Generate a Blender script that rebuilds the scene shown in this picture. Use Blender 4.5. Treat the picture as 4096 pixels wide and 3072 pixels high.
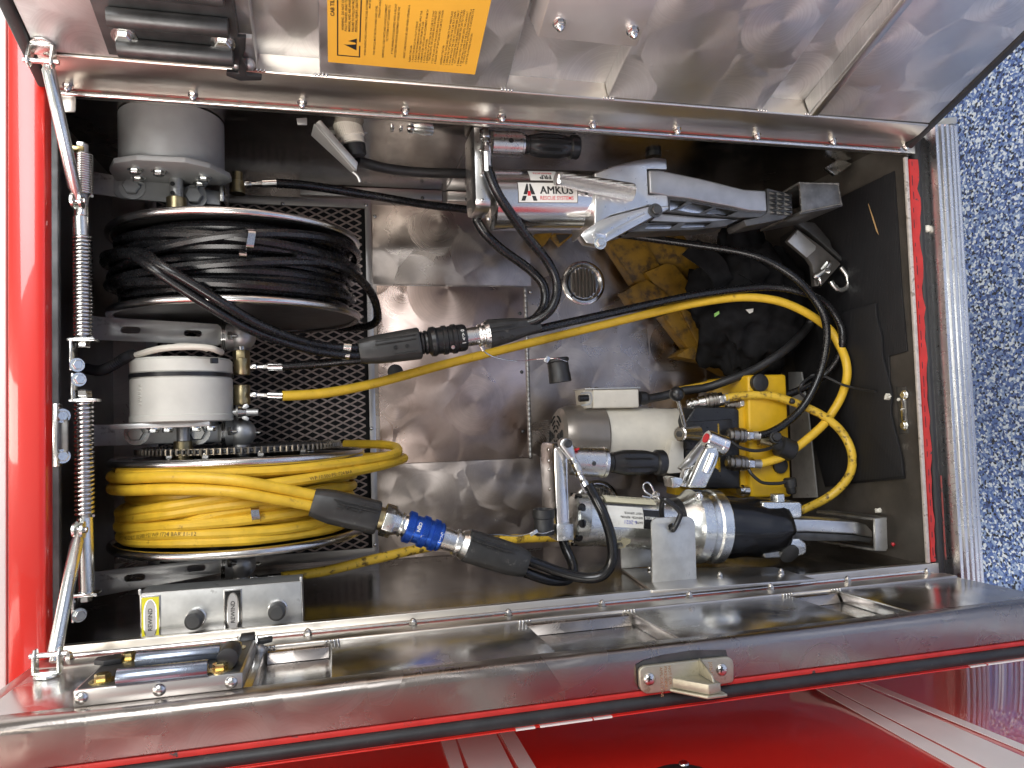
import bpy, bmesh, math, random
import numpy as np
from mathutils import Vector as V, Matrix
from mathutils.geometry import tessellate_polygon
random.seed(7)
scene = bpy.context.scene
for o in list(bpy.data.objects): bpy.data.objects.remove(o)
col = scene.collection
# Compartment frame (u, v, d): u points down the truck side, v towards the truck's left, d into the compartment.
# World: X = -v, Y = d, Z = up = GROUND - u.
GROUND = 1.95
def w(p): return V((-p[1], p[2], GROUND - p[0]))
def wd(p): return V((-p[1], p[2], -p[0]))
# ------------------------------------------------------------------ camera
CAMR = [V((0.9701792704385889, 0.03093844172616366, -0.24040589850252028)),
        V((-0.019379777565851644, 0.9985462797763568, 0.05029663374716026)),
        V((0.24161251505819278, -0.04413773859583929, 0.96936848133148))]
CAMC = V((0.36447572184994853, 0.4677953358043067, -1.1039365336564322))
FPX = 2900.0
cd = bpy.data.cameras.new('camera'); cam = bpy.data.objects.new('camera', cd); col.objects.link(cam)
cd.sensor_width = 36; cd.lens = FPX*36/4096; cd.clip_start = 0.02; cd.clip_end = 200
cx, cy, cz = wd(CAMR[0]), -wd(CAMR[1]), -wd(CAMR[2]); cl = w(CAMC)
cam.matrix_world = Matrix(((cx.x, cy.x, cz.x, cl.x), (cx.y, cy.y, cz.y, cl.y), (cx.z, cy.z, cz.z, cl.z), (0, 0, 0, 1)))
scene.camera = cam
# ------------------------------------------------------------------ world and lamps (an engine bay: lamps, no sky)
world = bpy.data.worlds.new('World'); scene.world = world; world.use_nodes = True
bg = world.node_tree.nodes['Background']
bg.inputs[0].default_value = (0.92, 0.9, 0.88, 1); bg.inputs[1].default_value = 0.46
def area(name, pos, target, sx, sy, power, color):
    l = bpy.data.lights.new(name, 'AREA'); l.shape = 'RECTANGLE'; l.size = sx; l.size_y = sy; l.energy = power; l.color = color
    o = bpy.data.objects.new(name, l); col.objects.link(o); o.location = w(pos)
    o.rotation_euler = (w(target) - w(pos)).to_track_quat('-Z', 'Y').to_euler(); return o
area('bay_door_light', (-0.7, 2.5, -2.7), (0.6, 0.3, 0.0), 1.8, 1.8, 112, (1.0, 0.97, 0.92))
area('bay_window_light', (-0.9, -1.5, -3.0), (0.7, 0.4, 0.1), 2.3, 1.7, 88, (0.96, 0.98, 1.0))
area('added_light_near', (-2.3, 0.5, -1.6), (0.6, 0.4, 0.0), 0.5, 2.4, 34, (1.0, 0.93, 0.82))  # unseen overhead lamp, added for soft reflections in the metal
area('added_light_far', (-2.1, 2.4, -1.9), (0.7, 0.3, 0.1), 1.2, 1.2, 26, (1.0, 0.94, 0.86))  # second added overhead lamp, out of view, for the same reflections
scene.cycles.use_adaptive_sampling = True; scene.cycles.adaptive_threshold = 0.03; scene.cycles.max_bounces = 5; scene.cycles.glossy_bounces = 4; scene.cycles.diffuse_bounces = 3; scene.cycles.transmission_bounces = 2
scene.view_settings.view_transform = 'Standard'; scene.view_settings.look = 'None'
scene.view_settings.exposure = 0.22; scene.view_settings.gamma = 1.0; scene.view_settings.use_curve_mapping = False
# ------------------------------------------------------------------ pixel-to-place helpers (measured places in the compartment)
def ray(x, y):
    a, b = (x-2048)/FPX, (y-1536)/FPX
    return CAMR[0]*a + CAMR[1]*b + CAMR[2]
def A(x, y, d):
    r = ray(x, y); return CAMC + r*((d-CAMC.z)/r.z)
def onV(x, y, v):
    r = ray(x, y); return CAMC + r*((v-CAMC.y)/r.y)
def onU(x, y, u):
    r = ray(x, y); return CAMC + r*((u-CAMC.x)/r.x)
def onP(x, y, P0, N):
    r = ray(x, y); return CAMC + r*((P0-CAMC).dot(N)/r.dot(N))
def sc(P): return (P-CAMC).dot(CAMR[2])/FPX       # metres per photo pixel there
# ------------------------------------------------------------------ geometry collector
def vec(p): return p if isinstance(p, V) else V(p)
def basis(a):
    a = vec(a).normalized(); r = V((0, 0, 1)) if abs(a.z) < .9 else V((1, 0, 0))
    x = a.cross(r).normalized(); return x, a.cross(x).normalized(), a
def catmull(pts, n=6, closed=False):
    p = [vec(q) for q in pts]; out = []; N = len(p)
    if N < 3 and not closed: return p
    rng = range(N if closed else N-1)
    for i in rng:
        if closed: a, b, c, d = p[(i-1) % N], p[i], p[(i+1) % N], p[(i+2) % N]
        else: a, b, c, d = p[max(i-1, 0)], p[i], p[i+1], p[min(i+2, N-1)]
        for k in range(n):
            t = k/n
            out.append(.5*((2*b)+(c-a)*t+(2*a-5*b+4*c-d)*t*t+(3*b-a-3*c+d)*t**3))
    if not closed: out.append(p[-1])
    return out
class G:
    def __init__(s): s.v = []; s.f = []
    def add(s, vs, fs):
        o = len(s.v); s.v += [vec(q) for q in vs]; s.f += [tuple(i+o for i in f) for f in fs]; return s
    def box(s, c, sx, sy, sz, X=(1, 0, 0), Y=(0, 1, 0), Z=(0, 0, 1)):
        c, X, Y, Z = vec(c), vec(X)*sx/2, vec(Y)*sy/2, vec(Z)*sz/2
        vs = [c+X*a+Y*b+Z*e for a in (-1, 1) for b in (-1, 1) for e in (-1, 1)]
        return s.add(vs, [(0, 1, 3, 2), (4, 6, 7, 5), (0, 4, 5, 1), (2, 3, 7, 6), (0, 2, 6, 4), (1, 5, 7, 3)])
    def bb(s, u0, u1, v0, v1, d0, d1):
        return s.box(((u0+u1)/2, (v0+v1)/2, (d0+d1)/2), u1-u0, v1-v0, d1-d0)
    def prism(s, loop, off, holes=()):
        off = vec(off); loops = [[vec(q) for q in loop]]+[[vec(q) for q in h] for h in holes]
        flat = [q for l in loops for q in l]; n = len(flat); o = len(s.v)
        s.v += flat+[q+off for q in flat]
        if len(loops) == 1: s.f += [tuple(range(o, o+n)), tuple(range(o+2*n-1, o+n-1, -1))]
        else:
            for t in tessellate_polygon(loops):
                s.f += [(o+t[0], o+t[1], o+t[2]), (o+n+t[2], o+n+t[1], o+n+t[0])]
        b = o
        for l in loops:
            m = len(l)
            for i in range(m):
                j = (i+1) % m; s.f.append((b+i, b+j, b+n+j, b+n+i))
            b += m
        return s
    def lathe(s, p, a, prof, seg=24, ph=0):
        p = vec(p); X, Y, Z = basis(a); vs = []; fs = []; m = len(prof)
        for t, r in prof:
            for k in range(seg):
                an = ph+2*math.pi*k/seg; vs.append(p+Z*t+(X*math.cos(an)+Y*math.sin(an))*max(r, 1e-5))
        for i in range(m-1):
            for k in range(seg):
                k2 = (k+1) % seg; fs.append((i*seg+k, i*seg+k2, (i+1)*seg+k2, (i+1)*seg+k))
        fs.append(tuple(range(seg-1, -1, -1))); fs.append(tuple((m-1)*seg+k for k in range(seg)))
        return s.add(vs, fs)
    def cyl(s, p0, p1, r0, r1=None, seg=20):
        p0, p1 = vec(p0), vec(p1); r1 = r0 if r1 is None else r1
        return s.lathe(p0, p1-p0, [(0, r0), ((p1-p0).length, r1)], seg)
    def tube(s, pts, r, seg=10, closed=False):
        p = [vec(q) for q in pts]; N = len(p); vs = []; fs = []; X = None
        for i in range(N):
            if closed: T = p[(i+1) % N]-p[i-1]
            else: T = p[min(i+1, N-1)]-p[max(i-1, 0)]
            T.normalize()
            if X is None: X = basis(T)[0]
            X = (X-T*X.dot(T)).normalized(); Y = T.cross(X)
            rr = r[i] if isinstance(r, (list, tuple)) else r
            for k in range(seg):
                an = 2*math.pi*k/seg; vs.append(p[i]+(X*math.cos(an)+Y*math.sin(an))*rr)
        for i in range(N if closed else N-1):
            for k in range(seg):
                k2 = (k+1) % seg; j = (i+1) % N
                fs.append((i*seg+k, i*seg+k2, j*seg+k2, j*seg+k))
        if not closed: fs += [tuple(range(seg-1, -1, -1)), tuple((N-1)*seg+k for k in range(seg))]
        return s.add(vs, fs)
    def torus(s, c, a, R, r, n=48, seg=10):
        X, Y, Z = basis(a); c = vec(c)
        return s.tube([c+(X*math.cos(2*math.pi*i/n)+Y*math.sin(2*math.pi*i/n))*R for i in range(n)], r, seg, True)
    def sphere(s, c, r, seg=20, rings=12, a=(0, 0, 1)):
        prof = [(-r*math.cos(math.pi*i/rings), r*math.sin(math.pi*i/rings)) for i in range(rings+1)]
        return s.lathe(c, a, prof, seg)
ROOT = {}
def build_mesh(name, g, mat, org, bevel=0, sharp=35, local=False, segs=2):
    me = bpy.data.meshes.new(name)
    vs = [tuple(q) for q in g.v] if local else [tuple(w(q)-org) for q in g.v]
    me.from_pydata(vs, [], g.f)
    bm = bmesh.new(); bm.from_mesh(me)
    bmesh.ops.remove_doubles(bm, verts=bm.verts, dist=1e-6)
    bmesh.ops.recalc_face_normals(bm, faces=bm.faces)
    if bevel:
        ed = [e for e in bm.edges if len(e.link_faces) == 2 and e.calc_face_angle(0) > .5]
        bmesh.ops.bevel(bm, geom=ed, offset=bevel, segments=segs, profile=.5, affect='EDGES', clamp_overlap=True)
    bm.to_mesh(me); bm.free()
    me.polygons.foreach_set('use_smooth', [True]*len(me.polygons))
    me.set_sharp_from_angle(angle=math.radians(sharp)); me.materials.append(mat); me.update()
    return me
def top(o): 
    while o.parent: o = o.parent
    return o
def thing(name, label, cat, at, group=None, kind=None):
    o = bpy.data.objects.new(name, None); o.empty_display_size = .02; col.objects.link(o); o.location = w(at); ROOT[o] = w(at)
    if kind: o['kind'] = kind
    else: o['label'] = label; o['category'] = cat
    if group: o['group'] = group
    return o
def mk(name, g, mat, parent=None, bevel=0, sharp=35, label=None, cat=None, group=None, kind=None, segs=2):
    if parent is None:
        lo = [min(q[i] for q in g.v) for i in range(3)]; hi = [max(q[i] for q in g.v) for i in range(3)]
        org = w((hi[0], (lo[1]+hi[1])/2, (lo[2]+hi[2])/2))
    else: org = ROOT[top(parent)]
    me = build_mesh(name, g, mat, org, bevel, sharp, segs=segs)
    o = bpy.data.objects.new(name, me); col.objects.link(o)
    if parent is None: o.location = org; ROOT[o] = org
    else: o.parent = parent
    if label: o['label'] = label
    if cat: o['category'] = cat
    if group: o['group'] = group
    if kind: o['kind'] = kind
    return o
def inst(name, me, parent, pos, axis=(0, 0, -1), xdir=None, scale=1):
    """a shared mesh (built along local +Z) placed at pos, pointing along axis"""
    o = bpy.data.objects.new(name, me); col.objects.link(o)
    z = wd(vec(axis).normalized())
    if xdir is None: q = z.to_track_quat('Z', 'Y')
    else:
        x = wd(vec(xdir)); x = (x-z*x.dot(z)).normalized(); y = z.cross(x)
        q = Matrix((x, y, z)).transposed().to_quaternion()
    o.rotation_mode = 'QUATERNION'; o.rotation_quaternion = q; o.scale = (scale,)*3
    if parent is None: o.location = w(pos)
    else: o.parent = parent; o.location = w(pos)-ROOT[top(parent)]
    return o
def plathe(p0, p1, prof, seg=32, g=None, ph=0):
    """lathe between two places; prof = (fraction, width in photo pixels)"""
    g = g or G(); p0, p1 = vec(p0), vec(p1); L = (p1-p0).length
    pr = [(f*L, wpx/2*sc(p0.lerp(p1, min(max(f, 0), 1)))) for f, wpx in prof]
    return g.lathe(p0, p1-p0, pr, seg, ph)
def PX(poly, d): return [A(x, y, d) for x, y in poly]
def pprism(poly, d0, d1, holes=(), g=None):
    """outline at depth d0 carried straight back to depth d1"""
    g = g or G(); return g.prism(PX(poly, d0), (0, 0, d1-d0), [PX(h, d0) for h in holes])
def place(x, y, d, lim=1.388):
    P = A(x, y, d); return P if P.x < lim else onU(x, y, lim)      # nothing sinks into the compartment floor
def hosepath(pts, n=8): return catmull([place(*p) for p in pts], n)
def rrect(x0, y0, x1, y1, r, n=4):
    out = []
    for cx_, cy_, a0 in ((x1-r, y0+r, -90), (x1-r, y1-r, 0), (x0+r, y1-r, 90), (x0+r, y0+r, 180)):
        for k in range(n+1):
            a = math.radians(a0+90*k/n); out.append((cx_+r*math.cos(a), cy_+r*math.sin(a)))
    return out
def circ(cx_, cy_, r, n=16): return [(cx_+r*math.cos(2*math.pi*k/n), cy_+r*math.sin(2*math.pi*k/n)) for k in range(n)]
# ------------------------------------------------------------------ lettering
_txt = {}
def text2d(s, bold=0.0):
    key = (s, bold)
    if key in _txt: return _txt[key]
    c = bpy.data.curves.new('t', 'FONT'); c.body = s; c.size = 1; c.fill_mode = 'FRONT'; c.offset = bold; c.resolution_u = 2
    o = bpy.data.objects.new('t', c); col.objects.link(o)
    dg = bpy.context.evaluated_depsgraph_get(); ev = o.evaluated_get(dg); me = ev.to_mesh()
    vs = [(q.co.x, q.co.y) for q in me.vertices]; fs = [tuple(p.vertices) for p in me.polygons]
    ev.to_mesh_clear(); bpy.data.objects.remove(o); bpy.data.curves.remove(c)
    _txt[key] = (vs, fs); return vs, fs
def text(g, s, fn, cap, center=False, width=None, bold=0.0):
    """lay lettering through fn(x, y) in metres; cap = capital height"""
    vs, fs = text2d(s, bold)
    if not vs: return
    k = cap/.69; kx = k; xs = [q[0] for q in vs]; x0 = min(xs)
    if width: kx = width/(max(xs)-x0)
    off = (max(xs)+x0)/2 if center else x0
    g.add([fn((q[0]-off)*kx, q[1]*k-(cap/2 if center else 0)) for q in vs], fs)
def flat(P, X, Y):
    P, X, Y = vec(P), vec(X).normalized(), vec(Y).normalized()
    return lambda x, y: P+X*x+Y*y
def tube_print(g, path, r, s0, s, cap, bold=0.0, lift=1.03):
    """lettering printed along a hose"""
    L = [0]
    for a, b in zip(path, path[1:]): L.append(L[-1]+(b-a).length)
    def fn(x, y):
        q = s0+x; i = 0
        while i < len(L)-2 and L[i+1] < q: i += 1
        t = (q-L[i])/max(L[i+1]-L[i], 1e-9); P = path[i].lerp(path[i+1], t); T = (path[i+1]-path[i]).normalized()
        N = (CAMC-P); N = (N-T*N.dot(T)).normalized(); B = T.cross(N)
        if B.y > 0: B = -B
        y -= cap/2
        return P+(N*math.cos(y/r)+B*math.sin(y/r))*r*lift
    text(g, s, fn, cap, bold=bold)
# ------------------------------------------------------------------ materials
class NT:
    def __init__(s, name):
        s.m = bpy.data.materials.new(name); s.m.use_nodes = True; s.t = s.m.node_tree; s.b = s.t.nodes['Principled BSDF']
    def n(s, typ, **k):
        o = s.t.nodes.new(typ)
        for a, b in k.items(): setattr(o, a, b)
        return o
    def l(s, a, b): s.t.links.new(a, b)
    def set(s, i, val):
        if hasattr(val, 'is_output'): s.l(val, i)
        else: i.default_value = val
    def math(s, op, a, b=0.0, c=None):
        o = s.n('ShaderNodeMath', operation=op); s.set(o.inputs[0], a); s.set(o.inputs[1], b)
        if c is not None: s.set(o.inputs[2], c)
        return o.outputs[0]
    def vm(s, op, a, b=(0, 0, 0)):
        o = s.n('ShaderNodeVectorMath', operation=op); s.set(o.inputs[0], a); s.set(o.inputs[1], b); return o
    def mixc(s, f, a, b):
        o = s.n('ShaderNodeMix', data_type='RGBA'); s.set(o.inputs[0], f)
        for i, q in ((6, a), (7, b)):
            s.set(o.inputs[i], q if hasattr(q, 'is_output') else (*q, 1))
        return o.outputs[2]
    def mixf(s, f, a, b):
        o = s.n('ShaderNodeMix', data_type='FLOAT'); s.set(o.inputs[0], f); s.set(o.inputs[2], a); s.set(o.inputs[3], b); return o.outputs[0]
    def mixv(s, f, a, b):
        o = s.n('ShaderNodeMix', data_type='VECTOR'); s.set(o.inputs[0], f); s.set(o.inputs[4], a); s.set(o.inputs[5], b); return o.outputs[1]
    def obj(s): return s.n('ShaderNodeTexCoord').outputs['Object']
    def scale(s, v, k): return s.vm('MULTIPLY', v, k if isinstance(k, tuple) else (k, k, k)).outputs[0]
    def noise(s, v, k, det=4, rough=.55):
        o = s.n('ShaderNodeTexNoise'); s.l(s.scale(v, k), o.inputs['Vector']); o.inputs['Scale'].default_value = 1
        o.inputs['Detail'].default_value = det; o.inputs['Roughness'].default_value = rough; return o.outputs['Fac']
    def ramp(s, f, a, b):
        o = s.n('ShaderNodeMapRange', interpolation_type='SMOOTHSTEP'); s.set(o.inputs[0], f)
        o.inputs[1].default_value = a; o.inputs[2].default_value = b; return o.outputs[0]
    def bump(s, h, st, dist=.001):
        o = s.n('ShaderNodeBump'); o.inputs['Strength'].default_value = st; o.inputs['Distance'].default_value = dist
        s.l(h, o.inputs['Height']); s.l(o.outputs[0], s.b.inputs['Normal']); return o.outputs[0]
def mat(name, color, rough=.5, metal=0, var=.12, vs=25, rv=.12, bump=.15, bs=300, dirt=None, dth=(.58, .68), ds=30, coat=0, aniso=0, stretch=None, scratch=0, bdist=.0006):
    t = NT(name); b = t.b; v = t.obj(); k = stretch or (1, 1, 1)
    n1 = t.noise(v, tuple(vs*q for q in k)); c = t.mixc(t.ramp(n1, .25, .75), tuple(q*(1-var) for q in color), tuple(min(q*(1+var), 1) for q in color))
    if dirt:
        f = t.ramp(t.noise(v, ds, 6, .65), *dth); c = t.mixc(f, c, dirt)
    t.l(c, b.inputs['Base Color'])
    n2 = t.noise(v, tuple(vs*3.3*q for q in k), 5)
    r = t.mixf(n2, max(rough-rv, .03), min(rough+rv, 1)); t.l(r, b.inputs['Roughness'])
    b.inputs['Metallic'].default_value = metal
    if coat: b.inputs['Coat Weight'].default_value = coat; b.inputs['Coat Roughness'].default_value = .04
    if aniso: b.inputs['Anisotropic'].default_value = aniso
    if bs >= 250: bump *= .25
    if bump: t.bump(t.noise(v, tuple(bs*q for q in k), 3), bump, bdist)
    return t.m
def swirl(name, axes, base=(.6, .585, .565), cell=7.5, rad=.075, r0=.2, r1=.38, an=.7, stain=(.32, .27, .235), stf=.6):
    """aluminium sheet dressed with an orbital sander: overlapping discs of circular brushing"""
    t = NT(name); b = t.b; P = t.obj(); sp = t.n('ShaderNodeSeparateXYZ'); t.l(P, sp.inputs[0])
    mask = {'xz': (1, 0, 1), 'yz': (0, 1, 1), 'xy': (1, 1, 0)}[axes]
    Pf = t.scale(P, mask); cur = None; rnd = None
    for i, (off, rr) in enumerate(((3.1, None), (11.7, rad*.92), (29.3, rad), (47.9, rad*.85))):
        pv = t.vm('ADD', Pf, (off, off*.7, off*1.3)).outputs[0]; pv = t.scale(pv, mask)
        vo = t.n('ShaderNodeTexVoronoi', voronoi_dimensions='3D', feature='F1'); t.l(pv, vo.inputs['Vector'])
        vo.inputs['Scale'].default_value = cell*(1+.13*i); vo.inputs['Randomness'].default_value = .8
        dl = t.scale(t.vm('SUBTRACT', pv, vo.outputs['Position']).outputs[0], mask)
        ln = t.vm('LENGTH', dl).outputs['Value']; sx = t.n('ShaderNodeSeparateColor'); t.l(vo.outputs['Color'], sx.inputs[0])
        if cur is None: cur, rnd = dl, sx.outputs[0]
        else:
            f = t.math('LESS_THAN', ln, t.math('MULTIPLY', t.math('ADD', t.math('MULTIPLY', sx.outputs[1], .45), .65), rr))
            cur = t.mixv(f, cur, dl); rnd = t.mixf(f, rnd, sx.outputs[0])
    nrm = t.n('ShaderNodeNewGeometry').outputs['Normal']
    tan = t.vm('NORMALIZE', t.vm('CROSS_PRODUCT', nrm, cur).outputs[0]).outputs[0]
    ln = t.vm('LENGTH', cur).outputs['Value']
    rings = t.noise(t.n('ShaderNodeCombineXYZ').outputs[0], 1)
    cb = t.n('ShaderNodeCombineXYZ'); t.l(t.math('MULTIPLY', ln, 420), cb.inputs[0]); t.l(t.math('MULTIPLY', rnd, 50), cb.inputs[1])
    rn = t.n('ShaderNodeTexNoise'); t.l(cb.outputs[0], rn.inputs['Vector']); rn.inputs['Scale'].default_value = 1; rn.inputs['Detail'].default_value = 4
    st = t.ramp(t.noise(P, 6, 6, .6), .42, .72)
    c0 = t.mixc(rnd, tuple(q*.92 for q in base), tuple(min(1, q*1.06) for q in base))
    c0 = t.mixc(t.ramp(rn.outputs['Fac'], .3, .7), c0, tuple(q*.93 for q in base))
    c0 = t.mixc(t.math('MULTIPLY', st, stf), c0, stain); t.l(c0, b.inputs['Base Color'])
    rr = t.mixf(t.math('ADD', t.math('MULTIPLY', rnd, .6), t.math('MULTIPLY', rn.outputs['Fac'], .4)), r0, r1)
    t.l(t.math('ADD', rr, t.math('MULTIPLY', st, .1)), b.inputs['Roughness'])
    b.inputs['Metallic'].default_value = 1; b.inputs['Anisotropic'].default_value = an; t.l(tan, b.inputs['Tangent'])
    t.bump(rn.outputs['Fac'], .12, .0005)
    return t.m
M = {}
M['wall'] = swirl('swirled_aluminium_wall', 'xz', base=(.52, .455, .41), cell=6, rad=.085, r0=.22, r1=.36, an=.72, stain=(.25, .195, .165))
M['hatch'] = swirl('swirled_aluminium_hatch', 'xz', base=(.66, .53, .475), cell=5.5, rad=.12, r0=.22, r1=.34, an=.72, stain=(.34, .25, .21))
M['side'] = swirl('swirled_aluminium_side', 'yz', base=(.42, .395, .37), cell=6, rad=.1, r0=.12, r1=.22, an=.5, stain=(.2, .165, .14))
M['door'] = swirl('swirled_aluminium_door', 'yz', base=(.7, .69, .68), cell=6.5, rad=.1, r0=.12, r1=.24, an=.65, stain=(.45, .43, .42), stf=.3)
M['doorhi'] = swirl('swirled_aluminium_upper_door', 'yz', base=(.74, .735, .73), cell=6.5, rad=.1, r0=.38, r1=.5, an=.4, stain=(.55, .54, .53), stf=.3)
M['edge'] = swirl('swirled_aluminium_edge_darkened', 'xz', base=(.36, .325, .3), cell=9, rad=.07, r0=.2, r1=.3, an=.6, stain=(.3, .26, .235), stf=.3)  # same sheet as the door; dark reflected surroundings put into the base colour
M['brush'] = mat('brushed_aluminium', (.6, .58, .56), .3, 1, .1, 8, .08, .12, 260, stretch=(1, 1, .06), dirt=(.3, .27, .25), dth=(.62, .8), ds=14)
M['hingealu'] = mat('hinge_leaf_aluminium', (.68, .64, .58), .34, 1, .1, 10, .07, .1, 300, stretch=(1, 1, .08))
M['alu'] = mat('satin_aluminium', (.74, .74, .73), .28, 1, .05, 30, .05, 0)
M['polish'] = mat('polished_aluminium', (.84, .84, .84), .2, 1, .05, 20, .05, .04, 400, stretch=(1, 1, .1))
M['cast'] = mat('machined_aluminium', (.68, .68, .67), .3, 1, .08, 30, .08, .08, 600)
M['steel'] = mat('bright_steel', (.66, .65, .63), .2, 1, .08, 60, .08, .08, 500)
M['zinc'] = mat('zinc_plated_steel', (.78, .79, .76), .26, 1, .1, 18, .07, .02, 200)
M['gold'] = mat('yellow_zinc_bolt', (.68, .55, .26), .25, 1, .3, 60, .1, .1, 400)
M['brass'] = mat('dull_brass', (.42, .35, .2), .35, 1, .15, 60, .1, .1, 400)
M['castzinc'] = mat('cast_zinc', (.46, .43, .34), .46, .75, .12, 60, .1, .5, 160, dirt=(.3, .27, .19), dth=(.55, .7), ds=60)
M['greysteel'] = mat('grey_steel_strap', (.48, .48, .47), .42, .8, .12, 20, .1, .12, 300, dirt=(.16, .15, .14), dth=(.6, .72))
M['plate'] = mat('galvanised_plate', (.58, .58, .56), .4, .75, .12, 40, .08, .12, 250, dirt=(.3, .29, .27), dth=(.62, .74), ds=40)
M['dark'] = mat('dark_steel', (.1, .1, .1), .42, .7, .3, 30, .12, .2, 300)
M['weld'] = mat('bare_black_steel', (.2, .195, .185), .4, .85, .3, 40, .12, .25, 200, dirt=(.45, .44, .42), dth=(.68, .75), ds=90)
M['button'] = mat('grey_rubber_button', (.05, .05, .05), .45, 0, .1, 40, .08, 0)
M['rubber'] = mat('black_rubber', (.02, .02, .021), .46, 0, .3, 40, .1, 0, 500, dirt=(.07, .068, .062), dth=(.62, .75), ds=60)
M['bhose'] = mat('black_hose', (.009, .009, .01), .27, 0, .3, 60, .03, 0, 500, dirt=(.02, .019, .018), dth=(.62, .78), ds=70)
M['gloss'] = mat('glossy_black_rubber', (.008, .008, .009), .17, 0, .3, 60, .05, .05, 200)
M['armgrey'] = mat('grey_anodised_arm', (.42, .42, .425), .34, .8, .1, 30, .06, .05, 300)
M['couple'] = mat('grimy_coupler_steel', (.34, .32, .29), .32, 1, .2, 60, .1, .1, 300)
M['plastic'] = mat('black_plastic', (.016, .016, .017), .3, 0, .2, 40, .08, .1, 600)
M['boot'] = mat('dark_grey_rubber_boot', (.028, .027, .026), .42, 0, .2, 50, .1, .2, 600, dirt=(.09, .085, .075), dth=(.6, .72), ds=80)
M['yhose'] = mat('yellow_hose', (.74, .47, .036), .42, 0, .1, 40, .08, .35, 900, dirt=(.3, .165, .02), dth=(.6, .78), ds=55)
M['ydirty'] = mat('grimy_yellow_hose', (.7, .46, .045), .42, 0, .12, 40, .08, .35, 900, dirt=(.12, .075, .02), dth=(.5, .64), ds=70)
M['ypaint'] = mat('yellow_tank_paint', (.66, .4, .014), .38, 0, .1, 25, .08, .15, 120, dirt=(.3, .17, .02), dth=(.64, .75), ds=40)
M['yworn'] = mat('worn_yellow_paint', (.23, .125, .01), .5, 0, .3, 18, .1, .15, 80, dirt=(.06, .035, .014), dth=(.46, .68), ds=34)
M['cream'] = mat('cream_motor_paint', (.68, .64, .55), .5, 0, .08, 25, .08, .25, 300, dirt=(.3, .26, .2), dth=(.64, .74), ds=45)
M['white'] = mat('off_white_motor_paint', (.66, .65, .58), .38, 0, .06, 25, .08, .12, 200, dirt=(.3, .29, .25), dth=(.7, .76), ds=45)
M['greypaint'] = mat('grey_motor_paint', (.3, .3, .29), .45, .1, .08, 25, .08, .12, 200)
M['cowl'] = mat('fan_cowl_paint', (.27, .24, .21), .3, .5, .08, 25, .06, .1, 200)
M['red'] = mat('red_gloss_paint', (.66, .024, .014), .3, 0, .05, 3, .05, 0, coat=1)
M['redline'] = mat('faded_red_line', (.3, .06, .05), .4, 0, .2, 40, bump=0, dirt=(.1, .05, .045), dth=(.5, .6), ds=40)
M['redtrim'] = mat('scuffed_red_paint', (.52, .03, .024), .4, 0, .15, 30, .08, .2, 120, dirt=(.05, .045, .045), dth=(.62, .66), ds=50)
M['whitepaint'] = mat('white_gloss_paint', (.82, .81, .77), .3, 0, .03, 3, .05, 0, coat=1)
M['stripe'] = mat('white_reflective_stripe', (.78, .74, .7), .3, 0, .04, 10, .05, 0, coat=.6)
M['floorplate'] = mat('grimy_floor_plate', (.075, .066, .056), .5, .3, .3, 12, .12, .3, 120, dirt=(.2, .185, .16), dth=(.6, .75), ds=16)
M['ceil'] = mat('dull_aluminium_sheet', (.28, .27, .26), .4, 1, .1, 10, .1, .05, 200)
M['void'] = mat('dark_void', (.012, .012, .012), .8, 0, .1)
M['chain'] = mat('oily_chain_steel', (.2, .175, .14), .3, 1, .2, 100, .1, .1, 400)
M['rim'] = mat('reel_rim_aluminium', (.7, .69, .67), .24, 1, .08, 20, .08, .1, 300)
M['disc'] = mat('reel_disc_steel', (.17, .165, .16), .36, .9, .12, 15, .1, .1, 200)
M['mesh'] = mat('expanded_mesh_metal', (.42, .34, .3), .42, .8, .15, 40, .1, .2, 300)
M['print'] = mat('black_print', (.02, .02, .02), .5, 0, .1, bump=0)
M['faint'] = mat('faded_hose_print', (.17, .1, .015), .5, 0, .1, bump=0)
M['greyprint'] = mat('grey_hose_print', (.09, .09, .085), .5, 0, .1, bump=0)
M['redprint'] = mat('red_print', (.6, .02, .03), .4, 0, .05, bump=0)
M['whiteprint'] = mat('white_print', (.75, .75, .72), .4, 0, .05, bump=0)
M['blueprint'] = mat('blue_pen', (.08, .1, .45), .5, 0, .1, bump=0)
M['labelw'] = mat('white_label_film', (.74, .73, .68), .35, 0, .05, 30, bump=0, dirt=(.45, .42, .33), dth=(.6, .75), ds=80)
M['labelc'] = mat('cream_label_film', (.74, .69, .5), .35, 0, .05, 30, bump=0)
M['labelk'] = mat('black_label_film', (.015, .015, .015), .3, 0, .05, bump=0)
M['labely'] = mat('yellow_label_film', (.82, .74, .03), .3, 0, .04, bump=0)
M['labelg'] = mat('grey_label_film', (.5, .48, .46), .35, .2, .04, bump=0)
M['placard'] = mat('orange_placard', (.76, .4, .045), .45, 0, .05, 10, .05, .05, 100, dirt=(.5, .25, .03), dth=(.66, .8), ds=20)
M['blue'] = mat('blue_anodised', (.03, .11, .5), .3, .7, .15, 40, .08, .08, 400, dirt=(.25, .3, .4), dth=(.66, .72), ds=90)
M['mat'] = None
M['cloth'] = mat('black_cloth', (.011, .011, .012), .85, 0, .4, 40, .1, .5, 500)
M['cloth'].node_tree.nodes['Principled BSDF'].inputs['Specular IOR Level'].default_value = .12
M['boxwhite'] = mat('pale_door_box', (.62, .58, .57), .34, .7, .05, 10, .06, .05, 200)
M['darkline'] = mat('black_gasket', (.02, .02, .022), .55, 0, .2)
M['chip'] = mat('paint_flake', (.7, .68, .6), .6, 0, .1)
M['wood'] = mat('pale_wood', (.42, .26, .11), .7, 0, .2)
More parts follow.
